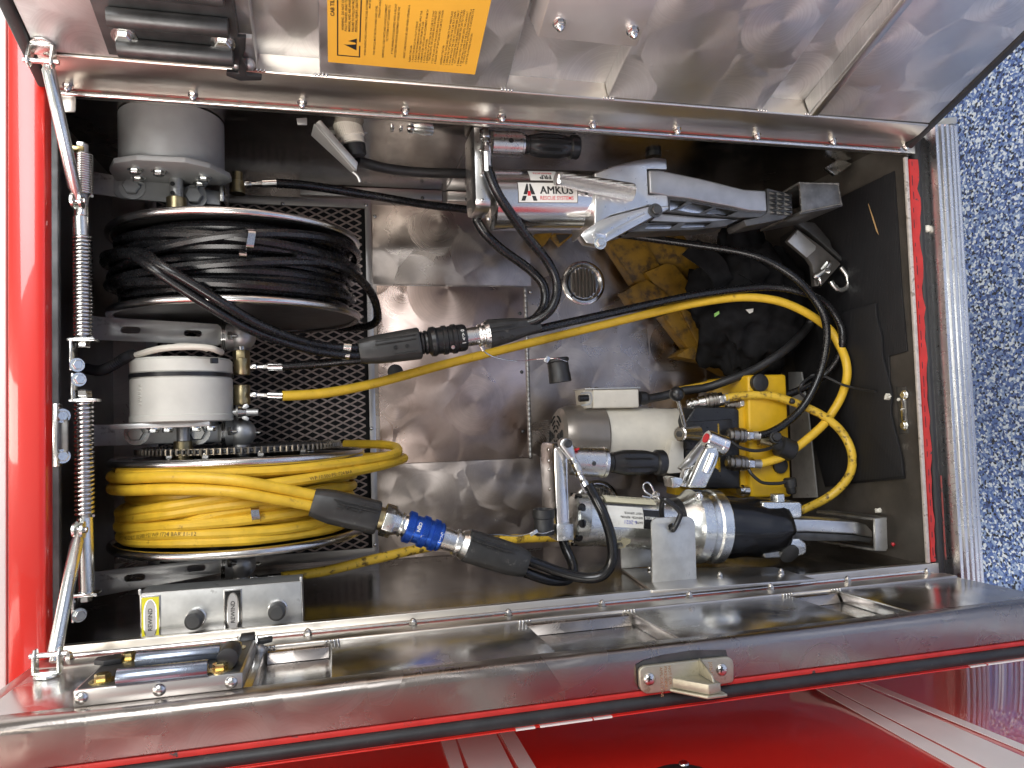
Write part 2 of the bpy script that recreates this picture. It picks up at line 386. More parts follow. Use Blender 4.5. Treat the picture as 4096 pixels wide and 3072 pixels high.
M['tape'] = mat('bare_metal_edge', (.62, .56, .5), .45, .3, .2, 60, dirt=(.3, .25, .2), dth=(.55, .65), ds=60)
# knurled grip: fine crossed relief
t = NT('knurled_aluminium'); v = t.obj(); t.b.inputs['Metallic'].default_value = 1; t.b.inputs['Base Color'].default_value = (.74, .74, .73, 1); t.b.inputs['Roughness'].default_value = .25
sp = t.n('ShaderNodeSeparateXYZ'); t.l(v, sp.inputs[0])
kq = t.math('SUBTRACT', sp.outputs[0], sp.outputs[1])
k1 = t.math('SINE', t.math('MULTIPLY', t.math('ADD', sp.outputs[2], kq), 1250)); k2 = t.math('SINE', t.math('MULTIPLY', t.math('SUBTRACT', sp.outputs[2], kq), 1250))
t.bump(t.math('MULTIPLY', k1, k2), .9, .0012); M['knurl'] = t.m
# ribbed rubber mat
t = NT('ribbed_rubber_mat'); v = t.obj(); t.b.inputs['Base Color'].default_value = (.008, .008, .009, 1)
sp = t.n('ShaderNodeSeparateXYZ'); t.l(v, sp.inputs[0])
rb = t.math('SINE', t.math('MULTIPLY', sp.outputs[1], 1500)); t.bump(t.math('ADD', rb, t.math('MULTIPLY', t.noise(v, 60), 1.2)), .2, .001)
sk = t.ramp(t.noise(v, 420, 2), .73, .78); t.l(t.mixc(sk, t.mixc(t.noise(v, 30), (.007, .007, .008), (.013, .013, .015)), (.16, .145, .12)), t.b.inputs['Base Color']); t.b.inputs['Roughness'].default_value = .55
M['mat'] = t.m
# blue flake floor
t = NT('blue_flake_floor'); v = t.obj(); jit = t.n('ShaderNodeTexNoise'); t.l(v, jit.inputs['Vector']); jit.inputs['Scale'].default_value = 160
vv = t.vm('ADD', v, t.scale(jit.outputs['Color'], .006)).outputs[0]
vo = t.n('ShaderNodeTexVoronoi', feature='F1'); t.l(vv, vo.inputs['Vector']); vo.inputs['Scale'].default_value = 190; vo.inputs['Randomness'].default_value = 1
sx = t.n('ShaderNodeSeparateColor'); t.l(vo.outputs['Color'], sx.inputs[0]); cr = t.n('ShaderNodeValToRGB'); t.l(sx.outputs[0], cr.inputs[0]); cr.color_ramp.interpolation = 'CONSTANT'
els = [(0, (.09, .16, .42)), (.26, (.04, .07, .2)), (.42, (.33, .43, .62)), (.56, (.72, .78, .84)), (.74, (.012, .015, .025)), (.86, (.2, .29, .52))]
while len(cr.color_ramp.elements) < len(els): cr.color_ramp.elements.new(.5)
for e, (p, c) in zip(cr.color_ramp.elements, els): e.position = p; e.color = (*c, 1)
t.l(cr.outputs[0], t.b.inputs['Base Color']); t.b.inputs['Roughness'].default_value = .35; t.b.inputs['Coat Weight'].default_value = .4
t.bump(sx.outputs[1], .15, .0008); M['flake'] = t.m
# ------------------------------------------------------------------ shared small meshes (built along +Z)
O0 = V((0, 0, 0))
def hexmesh(name, mat_, r, h, wr=0, wh=.0015, dome=0, bev=.0006):
    g = G()
    if wr: g.lathe((0, 0, 0), (0, 0, 1), [(0, wr), (wh, wr), (wh, wr*.98)], 20)
    z = wh if wr else 0
    g.lathe((0, 0, z), (0, 0, 1), [(0, r*.97), (h*.1, r), (h*.85, r), (h, r*.88)], 6)
    if dome: g.lathe((0, 0, z+h*.9), (0, 0, 1), [(0, r*.8), (dome*.4, r*.78), (dome*.75, r*.55), (dome, r*.1)], 16)
    return build_mesh(name, g, mat_, O0, 0, 28, local=True)
def screwmesh(name, mat_, r, h):
    g = G(); g.lathe((0, 0, 0), (0, 0, 1), [(0, r), (h*.35, r*.95), (h*.75, r*.7), (h, r*.3)], 16)
    me = build_mesh(name, g, mat_, O0, 0, 60, local=True); return me
BOLT = hexmesh('bolt', M['zinc'], .0085, .006, .0125)
BOLTS = hexmesh('bolt', M['zinc'], .006, .0045, .008)
GBOLT = hexmesh('bolt', M['gold'], .0085, .007, .0135, .002)
NUT = hexmesh('nut', M['steel'], .007, .006)
ACORN = hexmesh('acorn_nut', M['steel'], .0055, .005, .0068, .001, .0055)
SCREW = screwmesh('screw', M['steel'], .0042, .002)
SCREWL = screwmesh('screw', M['steel'], .0068, .0035)
DSCREW = screwmesh('screw', M['dark'], .0042, .002)
# ================================================================== setting
g = G(); g.add([(GROUND, -9, -9), (GROUND, 9, -9), (GROUND, 9, 9), (GROUND, -9, 9)], [(0, 1, 2, 3)])
mk('floor', g, M['flake'], kind='structure')
D = .46; UT = -.05; UB = 1.41; VT = -.03; VB = .762
def sht(u0, u1, v0, v1, d0, d1): return G().bb(u0, u1, v0, v1, d0, d1)
comp = thing('equipment_compartment', 'tall swirl-finished aluminium equipment compartment in the red truck side', 'compartment', (UB, .38, .2))
# back wall with the opening for the mesh screen
gx0, gx1 = .03, A(1474, 1500, D).x; gy0, gy1 = A(1400, 832, D).y, A(1480, 2192, D).y
outer = [(UT, VT, D), (UB, VT, D), (UB, VB, D), (UT, VB, D)]
hole = [(gx0, gy0, D), (gx1, gy0, D), (gx1, gy1, D), (gx0, gy1, D)]
bw = mk('back_wall', G().prism(outer, (0, 0, .004), [hole]), M['wall'], comp)
mk('dark_backing', G().prism([(gx0-.01, gy0-.01, D+.006), (gx1+.01, gy0-.01, D+.006), (gx1+.01, gy1+.01, D+.006), (gx0-.01, gy1+.01, D+.006)], (0, 0, .08)), M['void'], comp)  # near-black block: darkness behind the screen put into its colour
# screen frame, its screws, and the mesh
fx = A(1500, 1500, D).x
fr = mk('screen_frame', G().prism([(gx0-.02, gy0-.018, D-.003), (fx-.001, gy0-.018, D-.003), (fx-.001, gy1+.02, D-.003), (gx0-.02, gy1+.02, D-.003)], (0, 0, .0025),
      [[(gx0, gy0, D-.003), (gx1, gy0, D-.003), (gx1, gy1, D-.003), (gx0, gy1, D-.003)]]), M['brush'], comp, .0005)
for x, y in ((1464, 820), (1486, 1714), (1500, 2180), (1130, 815)): inst('screw', SCREW, fr, A(x, y, D-.003))
g = G(); pu, pv = .031, .0155; nz = int((gy1-gy0)/pv)+2; nu = int((gx1-gx0)/(pu/2))+2
for j in range(nz):
    for sgn in (0, 1):
        pts = []
        for i in range(nu):
            q = (i % 2)*pv/2; vv_ = gy0+j*pv+(q if not sgn else pv-q)
            pts.append(V((gx0+i*pu/2, vv_, D+.002+.0012*((i+sgn) % 2))))
        for a, b in zip(pts, pts[1:]):
            if min(a.y, b.y) < gy0 or max(a.y, b.y) > gy1 or b.x > gx1: continue
            T = (b-a).normalized(); N = V((-T.y, T.x, 0)); wdt = .0017
            g.add([a+N*wdt, a-N*wdt, b-N*wdt, b+N*wdt, a+N*wdt+V((0, 0, .0012)), a-N*wdt+V((0, 0, .0012)), b-N*wdt+V((0, 0, .0012)), b+N*wdt+V((0, 0, .0012))],
                  [(0, 1, 2, 3), (0, 4, 5, 1), (2, 6, 7, 3), (1, 5, 6, 2), (0, 3, 7, 4)])
mk('mesh_screen', g, M['mesh'], comp, kind='stuff')
# overlapping sheets on the back wall
P0 = A(1504, 700, D); us = A(2135, 1500, D).x
mk('wall_sheet', sht(fx+.001, us, VT+.035, A(1800, 1140, D).y, D-.002, D-.0005), M['wall'], comp, .0004)
mk('wall_sheet', sht(fx+.001, us+.008, A(1800, 1836, D).y, VB-.001, D-.002, D-.0005), M['wall'], comp, .0004)
mk('corner_angle', sht(A(1200, 750, D).x, A(1765, 770, D).x, VT+.001, A(1600, 800, D).y, D-.012, D-.001), M['brush'], comp, .001)
mk('corner_angle', sht(A(1786, 770, D).x, A(2160, 770, D).x, VT+.001, A(1900, 812, D).y, D-.012, D-.001), M['brush'], comp, .001)
ca = mk('wall_joint', sht(A(1769, 770, D).x, A(1783, 770, D).x, VT+.001, A(1780, 812, D).y, D-.006, D-.001), M['ceil'], comp)
for x, y in ((1690, 792), (1868, 798)): inst('screw', DSCREW, ca, A(x, y, D-.012))
inst('screw', SCREW, ca, A(1500, 865, D-.003)); inst('screw', SCREW, ca, A(1485, 1840, D-.003))
# hinged access hatch
h0, h1 = A(1506, 1144, D), A(2112, 1830, D)
ht = mk('access_hatch', sht(h0.x, h1.x, h0.y, h1.y, D-.0065, D-.0035), M['hatch'], comp, .0006)
for x, y in ((2080, 1254), (2087, 1488), (2092, 1726)): inst('screw', DSCREW, ht, A(x, y, D-.0065))
inst('screw', SCREW, ht, A(2122, 1168, D-.004))
pc = A(1581, 1488, D-.0065); mk('finger_plug', G().lathe(pc, (0, 0, -1), [(0, .0165), (.002, .0165), (.003, .015)], 28), M['rubber'], ht)
g = G(); n = 34; hu = h1.x+.004
kn = G(); kl = (h1.y-h0.y)/n; kn.lathe((0, 0, 0), (0, 0, 1), [(0, .0040), (kl*.02, .0042), (kl*.98, .0042), (kl, .0040)], 12)
KN = build_mesh('hinge_knuckle', kn, M['greysteel'], O0, 0, 60, local=True)
for i in range(n): inst('hinge_knuckle', KN, ht, (hu, h0.y+i*kl, D-.0065), (0, 1, 0))
# round louvred vents
def vent(x, y, rp):
    c = A(x, y, D); r = rp*sc(c)
    vt = mk('round_vent', G().lathe(c, (0, 0, -1), [(.0005, r), (.004, r*.985), (.0065, r*.9), (.0065, r*.82), (.003, r*.74), (.002, r*.72), (.0008, r*.7), (.0008, .001)], 48), M['steel'], comp)
    for k in range(7):
        q = (k-3)*r*.165; hh = math.sqrt(max((r*.66)**2-q*q, 1e-6))
        mk('louvre_slat', G().box(c+V((q, 0, -.005)), r*.15, hh*2, .0012, X=V((1, 0, .55)).normalized(), Z=V((-.55, 0, 1)).normalized()), M['brush'], vt)
    for a in (45, 135, 225, 315): inst('screw', DSCREW, vt, c+V((math.cos(math.radians(a))*r*.86, math.sin(math.radians(a))*r*.86, -.0065)), scale=.7)
vent(2333, 1133, 90); vent(2388, 2010, 90)
# side sheets, ceiling and floor plate
mk('side_wall', sht(UT, UB, VT-.003, VT, .012, D), M['side'], comp)
mk('side_wall', sht(UT, UB, VB, VB+.003, .012, D), M['side'], comp)
mk('ceiling_sheet', sht(UT-.003, UT, VT, VB, .012, D), M['ceil'], comp)
mk('floor_plate', sht(UB, UB+.003, VT, VB, .004, D), M['floorplate'], comp)
s0 = onV(1862, 603, VT); mk('side_seam', sht(s0.x-.0015, s0.x+.0015, VT, VT+.0012, .1, D-.014), M['ceil'], comp)
# jambs round the opening
mk('door_jamb', sht(UT, UB+.02, VT-.04, .004, .0, .012), M['hingealu'], comp, .0015)
mk('door_jamb', sht(UT, UB+.02, .757, VB+.05, .0, .012), M['hingealu'], comp, .0015)
mk('door_jamb', sht(UT, .004, .005, .756, .002, .013), M['dark'], comp, .0015)
# sill: bare lip, chipped red strip, black channel
mk('sill_lip', sht(1.4, 1.4075, .012, .756, -.001, .004), M['tape'], comp, .001)
rs = random.Random(5); e0, e1 = [], []
for i in range(41):
    f_ = i/40; v_ = .016+.738*f_; wd_ = .0185*(1-.5*f_)*(1+.22*rs.uniform(-1, 1)); e0.append(V((1.4085+.0008*rs.uniform(-1, 1), v_, -.0022))); e1.append(V((1.4085+wd_, v_, -.0022)))
mk('sill_strip', G().prism(e0+e1[::-1], (0, 0, .005)), M['redtrim'], comp)
g = G()
for i in range(26):
    v_ = .03+.7*i/25+rs.uniform(-.006, .006); g.box((1.4125+rs.uniform(-.0015, .002)*(1-i/30), v_, -.0023), .0014, rs.uniform(.006, .02), .0004)
mk('sill_cracks', g, M['darkline'], comp)
sb = G(); sb.bb(1.422, 1.456, -.03, .9, .004, .016); sb.tube([V((1.432, q, .006)) for q in (-.03, .2, .5, .9)], .009, 12)
mk('sill_seal', sb, M['darkline'], comp)
mk('seal_scuff', G().bb(1.4365, 1.4395, .6, .752, -.004, -.0032), M['redline'], comp)
mk('drain_plug', G().lathe(A(3707, 915, .004), (0, 0, -1), [(0, .007), (.004, .006), (.006, .003)], 16), M['chip'], comp)
# truck skin: red band above the opening, white band above that, red below the rail
body = thing('truck_body', 'red and white glossy truck side around the compartment opening', 'truck body', (1.6, .4, 0))
gb = G(); pf = [(-.054, -.004), (-.051, -.012), (-.044, -.0145), (-.018, -.0145), (-.008, -.011), (-.004, .002), (-.004, .03), (-.054, .03)]
mk('red_band', G().prism([(u, -.6, d) for u, d in pf], (0, 1.9, 0)), M['red'], body, .0015)
mk('white_band', sht(-.9, -.056, -.6, 1.3, -.006, .03), M['whitepaint'], body, .003)
mk('red_skin', sht(1.457, 1.5, -.6, 1.3, .017, .03), M['red'], body, .002)
mk('red_skin', sht(-.06, 1.45, -.6, VT-.045, .002, .03), M['red'], body, .002)
mk('red_skin', sht(-.06, 1.45, VB+.055, 1.3, .002, .03), M['red'], body, .002)
# ribbed rub rail
rail = thing('rub_rail', 'ribbed bright aluminium rub rail below the compartment sill', 'rub rail', (1.505, .4, 0))
a0, a1 = 1.449, 1.503; pts = [(a0, .016), (a0, -.012)]; nr = 5
for i in range(nr):
    q0 = a0+(a1-a0)*i/nr; q1 = a0+(a1-a0)*(i+1)/nr; dd = -.021-.004*math.sin(math.pi*(i+.5)/nr)
    pts += [(q0+.0006, dd+.009), (q0+.0018, dd), (q1-.0018, dd), (q1-.0006, dd+.009)]
pts += [(a1, -.012), (a1, .016)]
mk('rail_profile', G().prism([(u, -.045, d) for u, d in pts], (0, 1.2, 0)), M['alu'], rail, .0006)
mk('end_cap', G().prism([(a0+.004, -.0465, .016), (a0+.012, -.0465, -.012), (a1-.01, -.0465, -.03), (a1+.001, -.0465, -.012), (a1+.001, -.0465, .016)], (0, -.012, 0)), M['cast'], rail, .001)
# striker and latch bolts on the sill and on the jamb
st = thing('door_striker', 'small steel latch striker with two bolts on the compartment floor edge', 'striker', onU(3645, 1650, 1.408))
f = lambda x, y: onU(x, y, 1.4095)
p = f(3618, 1640); mk('striker_bar', G().box((1.407, p.y, p.z), .006, .042, .007), M['steel'], st, .001); mk('striker_base', G().box((1.4092, p.y, p.z+.004), .0016, .088, .022), M['weld'], st, .0005)
for x, y in ((3622, 1580), (3622, 1702)):
    q = f(x, y); inst('bolt', BOLTS, st, (1.4085, q.y, q.z), (-1, 0, 0), scale=1.1)
st2 = thing('door_striker', 'small steel striker plate with two bolts on the red jamb edge', 'striker', A(240, 1740, 0))
p = A(231, 1740, -.002); mk('striker_plate', G().box(p, .006, .085, .02), M['steel'], st2, .001)
p = A(250, 1745, .0); mk('striker_bar', G().box(p, .014, .05, .004), M['weld'], st2, .001)
for y in (1663, 1825): inst('bolt', BOLTS, st2, A(249, y, -.001), (.5, 0, -1), scale=1.2)
# ================================================================== doors
class Door:
    def __init__(s, v0, ang, side):
        a = math.radians(ang); s.v0 = v0; s.side = side
        if side < 0: s.e = V((0, -math.sin(a), -math.cos(a))); s.n = V((0, math.cos(a), -math.sin(a)))
        else: s.e = V((0, math.sin(a), -math.cos(a))); s.n = V((0, -math.cos(a), -math.sin(a)))
        s.o = V((0, v0, -.002))
    def P(s, u, q, n=0): return s.o+V((u, 0, 0))+s.e*q+s.n*n
    def px(s, x, y, n=0):
        Q = onP(x, y, s.o+s.n*n, s.n); return Q.x, (Q-s.o).dot(s.e)
    def at(s, x, y, n=0): return onP(x, y, s.o+s.n*n, s.n)
    def slab(s, u0, u1, q0, q1, n0, n1, g=None):
        g = g or G(); return g.box(s.P((u0+u1)/2, (q0+q1)/2, (n0+n1)/2), u1-u0, q1-q0, n1-n0, X=(1, 0, 0), Y=s.e, Z=s.n)
TD = Door(0.0, 20, -1); BD = Door(.772, -2, 1)
LB = BD.px(2048, 2662, .005)[1]
RECESS = ((.274, .357), (.626, .788), (1.057, 1.145)); U0, U1 = .004, 1.386
def build_door(dr, L, label, fold):
    MD_ = M['doorhi'] if dr is TD else M['door']
    t = thing('compartment_door', label, 'door', dr.P(1.39, L/2))
    # outer skin and pan
    mk('outer_skin', dr.slab(U0-.018, U1+.012, -.012, L+.004, -.0645, -.062), M['red'], t, .0008)
    prof = [(.0, -.004), (.004, .0), (.02, .0005), (.028, .004), (.044, .0075), (.05, .0085), (fold-.002, .0085), (fold, .007), (fold, -.03)]
    hl = G().prism([dr.P(U0, q, n) for q, n in prof]+[dr.P(U0, .012, -.03), dr.P(U0, .0, -.013)], (U1-U0, 0, 0))
    mk('hinge_leaf', hl, M['hingealu'], t, .0007)
    hi_ = dr is TD; nf = -.024 if hi_ else -.0125
    mk('pan', dr.slab(U0, U1, fold-.004, L-.004, -.046, nf), MD_, t)
    # raised panels between the recesses
    ed = [U0]+[q for r in RECESS for q in r]+[U1]
    for i in range(0, len(ed), 2):
        a, b = ed[i], ed[i+1]
        lp = [dr.P(a, fold+.001, .006), dr.P(b, fold+.001, .006), dr.P(b, L-.012, .006), dr.P(a, L-.012, .006)]
        mk('raised_panel', G().prism(lp, -dr.n*(.006-nf)), MD_, t, .0022, segs=3)
    if hi_: mk('stiffening_rib', dr.slab(RECESS[2][1]+.001, RECESS[2][1]+.014, fold+.003, L-.014, .0055, .0125), M['brush'], t, .002, segs=3)
    for a, b in (() if hi_ else RECESS):   # rolled stiffener across the hinge end of each recess
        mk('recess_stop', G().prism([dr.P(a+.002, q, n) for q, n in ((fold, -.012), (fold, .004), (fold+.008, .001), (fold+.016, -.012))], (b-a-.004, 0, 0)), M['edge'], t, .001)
    # hinge lines: thin red and dark strips and the barrel
    mk('hinge_barrel', G().tube([dr.P(U0-.004, -.002, .001), dr.P(.7, -.002, .001), dr.P(U1+.004, -.002, .001)], .0042, 12), M['steel'], t)
    mk('hinge_strip', dr.slab(U0, U1, .0042, .0056, -.002, .001), M['redline'], t)
    return t
tdoor = build_door(TD, .50, 'upper swung-out door with yellow placard on its swirled aluminium inside', .0735)
bdoor = build_door(BD, LB, 'lower swung-out door with latch on its thick rounded edge', .078)
# free edge of the lower door: rounded return, scuffed red lip, rubber bulb
L = LB
pf = [(L-.03, .0062), (L-.012, .0072), (L-.007, .0068), (L-.003, .005), (L, .002), (L+.0014, -.002), (L+.0015, -.006), (L+.0015, -.042), (L-.03, -.042)]
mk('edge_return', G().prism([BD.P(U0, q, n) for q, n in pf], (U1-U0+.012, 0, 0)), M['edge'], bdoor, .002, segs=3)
mk('edge_lip', BD.slab(U0, U1+.012, L-.006, L+.002, -.0485, -.0425), M['redtrim'], bdoor, .0006)
mk('edge_seal', G().tube([BD.P(U0-.01, L+.0005, -.0565), BD.P(.7, L+.0005, -.0565), BD.P(U1+.012, L+.0005, -.0565)], .008, 16), M['rubber'], bdoor)
mk('skin_edge', BD.slab(U0-.018, U1+.012, L-.004, L+.0068, -.0662, -.0648), M['red'], bdoor, .0005)
for a, b in ((.562, .585), (.591, .655), (.657, .68), (1.2, 1.226), (1.23, 1.3), (1.304, 1.33)):
    mk('edge_stripe', BD.slab(a, b, L-.003, L+.0073, -.0664, -.0646), M['stripe'], bdoor)
# ends of both doors
for dr, L_, t in ((TD, .50, tdoor), (BD, LB, bdoor)):
    hi_ = dr is TD
    mk('end_seal' if hi_ else 'end_return', dr.slab(U1+.001, U1+(.017 if hi_ else .011), .012, L_-.004, -.046, .008 if hi_ else .003), M['rubber'] if hi_ else M['brush'], t, .004 if hi_ else .002, segs=3)
    mk('end_seal' if hi_ else 'end_return', dr.slab(U0-.018, U0-.001, .012, L_-.004, -.046, .008 if hi_ else .003), M['rubber'] if hi_ else M['brush'], t, .004 if hi_ else .002, segs=3)
# acorn nuts on both hinge leaves
for x, y in ((262, 338), (768, 380), (1207, 404), (1622, 442), (2012, 467), (2378, 494), (2717, 518), (3037, 541), (3340, 565), (3628, 589)):
    u, q = TD.px(x, y, .006); inst('acorn_nut', ACORN, tdoor, TD.P(u, .012, .0002), TD.n)
for x, y in ((282, 2645), (1230, 2562), (1656, 2520), (2047, 2487), (2424, 2445), (2772, 2407), (3097, 2373), (3404, 2341), (3706, 2305)):
    u, q = BD.px(x, y, .004); inst('acorn_nut', ACORN, bdoor, BD.P(u, .045, .0075), BD.n)
# weld blobs where the recesses meet the leaf
for dr, t, fo in ((TD, tdoor, .0735), (BD, bdoor, .078)):
    for a, b in RECESS:
        for u in (a, b):
            g = G()
            for k in range(4): g.sphere(dr.P(u-.006+.005*k, fo+.0005, .0065), .0024, 8, 6)
            mk('weld_bead', g, M['steel'], t, sharp=80)
# placard on the upper door
def placard():
    t = thing('warning_placard', 'orange cab tilt warning placard stuck inside the upper door', 'placard', TD.P(.47, .15, .0065))
    u0, u1, q0, q1 = .3685, .5745, .0985, .27
    mk('placard_sheet', G().prism([TD.P(u0, q0, .0064), TD.P(u1, q0, .0064), TD.P(u1, q1, .0064), TD.P(u0, q1, .0064)], TD.n*.0006), M['placard'], t)
    nn = .0073; k = 3.16; g = G()
    lines = [('CAB TILT', 180, 205, 45, .03), ('WARNING - DO NOT OPERATE', 300, 385, 27, .02), ('FULLY TRAINED, READ THE OP', 340, 395, 27, .02), ('MANUAL AND ARE AWARE OF', 383, 400, 27, .02),
      ('FAILURE TO FOLLOW PROCED', 428, 402, 27, .02), ('PERSONAL INJURY, DEATH OR', 470, 405, 27, .02), ('WHEN RAISING AND LOWERING THE CAB, EXTREME', 578, 703, 23, .012), ('MUST BE', 640, 105, 23, .012),
      ('THIS VEHICLE MUST BE ON A HARD AND LEVEL', 693, 697, 23, .012), ('STRAIGHT AHEAD', 760, 225, 23, .012), ('REMOVE ALL SCBA UNITS AND LOOSE EQUIPMENT', 805, 727, 23, .012), ('TILT SYSTEM IS NOT DESIGNED TO', 858, 525, 23, .012),
      ('IF THE APPARATUS IS EQUIPPED WITH A FRONT', 920, 682, 23, .012), ('ACCESSORIES AND/OR EQUIPMENT ENSURE THE', 957, 728, 23, .012), ('GREAT CARE SHOULD BE USED WHEN OPENING A', 1072, 737, 23, .012),
      ('RAISING THE CAB:', 1142, 780, 21, .01), ('1. PLACE THE VEHICLE ON A FLAT SURFACE.', 1180, 782, 21, .01), ('2. PLACE THE TRANSMISSION IN NEUTRAL, APPLY THE', 1216, 785, 21, .01), ('3. REMOVE LOOSE OBJECTS FROM THE CAB.', 1251, 787, 21, .01),
      ('4. REMOVE SCBA UNITS AND ALL EQUIPMENT FROM TH', 1287, 790, 21, .01), ('5. CLOSE ALL CAB DOORS.', 1322, 795, 21, .01), ('6. DEPRESS THE "UP" BUTTON ON THE CAB TILT CONT', 1358, 797, 21, .01), ('THE CAB) UNTIL THE LOCKING BAR IS SECURED INT', 1392, 768, 21, .01),
      ('7. TILT THE CAB UNTIL THE LOCKING BAR IS ENGAGED', 1428, 803, 21, .01), ('8. RELEASE THE "UP" BUTTON ON THE CAB TILT CONTR', 1463, 807, 21, .01), ('LOWERING THE CAB:', 1535, 817, 21, .01),
      ('1. REMOVE ALL TOOLS AND OBJECTS THAT WERE PLACE', 1572, 820, 21, .01), ('2. DEPRESS THE "UP" BUTTON ON THE CAB TILT CONTR', 1608, 822, 21, .01), ('3. PULL AND HOLD THE CAB TILT LOCKING BAR CABLE T', 1643, 825, 21, .01),
      ('4. WHILE HOLDING THE CABLE DEPRESS THE "DOWN" BU', 1678, 827, 21, .01), ('TILT LOCKING BAR HAS CLEARED THE CAB TILT CYLIND', 1712, 806, 21, .01), ('5. REMAIN OUTSIDE THE CAB ARC UNTIL THE CAB IS IN T', 1748, 833, 21, .01),
      ('6. THE CAB WILL LOWER TO THE FULL DOWN POSITION. A', 1783, 835, 21, .01), ('TO HOLD THE "DOWN" BUTTON FOR 15 SECONDS TO R', 1818, 803, 21, .01), ('CAB IN THE LOWERED POSITION.', 1853, 812, 21, .01)]
    for s, bx, by, cap, bold in lines:
        x, y = 1280+bx/k, by/k; P = TD.at(x, y, nn); h = cap/k*sc(P)*1.02
        text(g, s, flat(P, TD.e, (-1, 0, 0)), h, bold=bold)
    mk('placard_text', g, M['print'], t)
    # framed warning triangle
    a = TD.px(1280+215/k, 690/k, nn); b = TD.px(1280+505/k, 715/k, nn); g = G(); wdt = .0016
    q0 = (a[1]+b[1])/2
    for (ua, ub, qa, qb) in ((a[0], a[0]+wdt, q0, q1-.002), (b[0]-wdt, b[0], q0, q1-.002), (a[0], b[0], q0-wdt, q0)): TD.slab(ua, ub, qa, qb, nn-.0001, nn+.0001, g)
    mk('warning_frame', g, M['print'], t)
    tri = [TD.at(1280+x/k, y/k, nn) for x, y in ((272, 545), (466, 487), (460, 635))]
    tm = mk('warning_triangle', G().prism(tri, TD.n*.0002), M['print'], t)
    g = G(); c = TD.at(1280+385/k, 556/k, nn+.0004)
    text(g, '!', flat(c+V((.0145, 0, 0))+TD.e*-.0018, TD.e, (-1, 0, 0)), .028, bold=.02); mk('exclamation_mark', g, M['placard'], tm)
placard()
# pale box on the upper door
bx = thing('door_box', 'pale sheet-metal box with two domed nuts inside the upper door', 'box', TD.P(.71, .2, .02))
h = .034; ba, bb_ = TD.px(2150, 152, h), TD.px(2545, 187, h); q_ = (ba[1]+bb_[1])/2
lp = [TD.P(ba[0]-.006, q_-.006, -.012), TD.P(bb_[0]+.004, q_-.006, -.012), TD.P(bb_[0]+.004, q_+.1, -.012), TD.P(ba[0]-.006, q_+.1, -.012)]
lp2 = [TD.P(ba[0], q_, h), TD.P(bb_[0], q_, h), TD.P(bb_[0], q_+.1, h), TD.P(ba[0], q_+.1, h)]
mk('box_shell', G().add(lp+lp2, [(0, 1, 5, 4), (1, 2, 6, 5), (2, 3, 7, 6), (3, 0, 4, 7), (4, 5, 6, 7), (0, 3, 2, 1)]), M['boxwhite'], bx, .002)
for x, y in ((2236, 92), (2530, 122)):
    Q = onP(x, y, TD.P(0, 0, h), TD.n); inst('acorn_nut', ACORN, bx, Q, TD.n, scale=1.3)
# latch on the edge of the lower door
la = thing('door_latch', 'cast zinc latch plate with ribbed keeper on the lower door edge', 'latch', BD.P(.85, .275, -.02))
FE = BD.P(0, L+.0018, 0); FN = BD.e
def fe(x, y, lift=0): return onP(x, y, FE+FN*lift, FN)
k = 4.424; q = lambda x, y, lift=0: fe(2500+x/k, 2560+y/k, lift)
mk('latch_recess', G().prism([q(*p_, .0004) for p_ in ((195, 440), (330, 360), (700, 260), (1200, 180), (1780, 175), (1810, 290), (1830, 700), (240, 870))], FN*.0008), M['dark'], la)
rp = [(220, 530), (240, 480), (310, 440), (380, 430), (1750, 278), (1810, 285), (1865, 335), (1885, 420), (1885, 690), (1850, 730), (1700, 760), (420, 925), (340, 925), (270, 880), (230, 800)]
lpz = mk('latch_plate', G().prism([q(*p_, .002) for p_ in rp], FN*.006), M['castzinc'], la, .0018, segs=3)
for x, y in ((432, 692), (1712, 525)):
    s_ = inst('screw', SCREWL, lpz, q(x, y, .008), FN, scale=1.15)
    c = q(x, y, .0122); g = G(); g.box(c, .0066, .0013, .0006, X=V((1, .3, 0)).normalized(), Y=V((-.3, 1, 0)).normalized(), Z=FN); g.box(c, .0013, .0066, .0007, X=V((1, .3, 0)).normalized(), Y=V((-.3, 1, 0)).normalized(), Z=FN)
    mk('screw_slot', g, M['void'], lpz)
g = G(); X = (q(1400, 600, .01)-q(400, 720, .01)).normalized(); Y = FN.cross(X).normalized(); Y = Y if Y.y > 0 else -Y
c = q(1180, 690, .008); keep = G()
keep.prism([c-X*.026-Y*.004, c+X*.02-Y*.004, c+X*.02-Y*.004+FN*.034+X*.0, c+X*.003-Y*.004+FN*.036], Y*.012)
mk('keeper', keep, M['castzinc'], la, .0012)
g = G(); g.prism([c-X*.03+Y*.0085, c+X*.024+Y*.0085, c+X*.026+Y*.0085+FN*.038, c-X*.0+Y*.0085+FN*.038], Y*.0035); mk('keeper_flange', g, M['castzinc'], la, .001)
g = G(); g.prism([c+X*.01-Y*.0045, c+X*.01-Y*.024, c+X*.01-Y*.012+FN*.03, c+X*.01-Y*.0045+FN*.034], X*.003); mk('keeper_rib', g, M['castzinc'], la, .001)
g = G()
for i, s in enumerate(('APPLICATIONS', 'PERSONNEL', 'NOT FOR')): text(g, s, flat(q(612+76*i, 480-10*i, .0083), Y, X), .0036, bold=.01)
text(g, 'JO3-16', flat(q(1490, 390, .0083), Y, X), .004, bold=.01)
mk('cast_lettering', g, M['gold'], lpz)
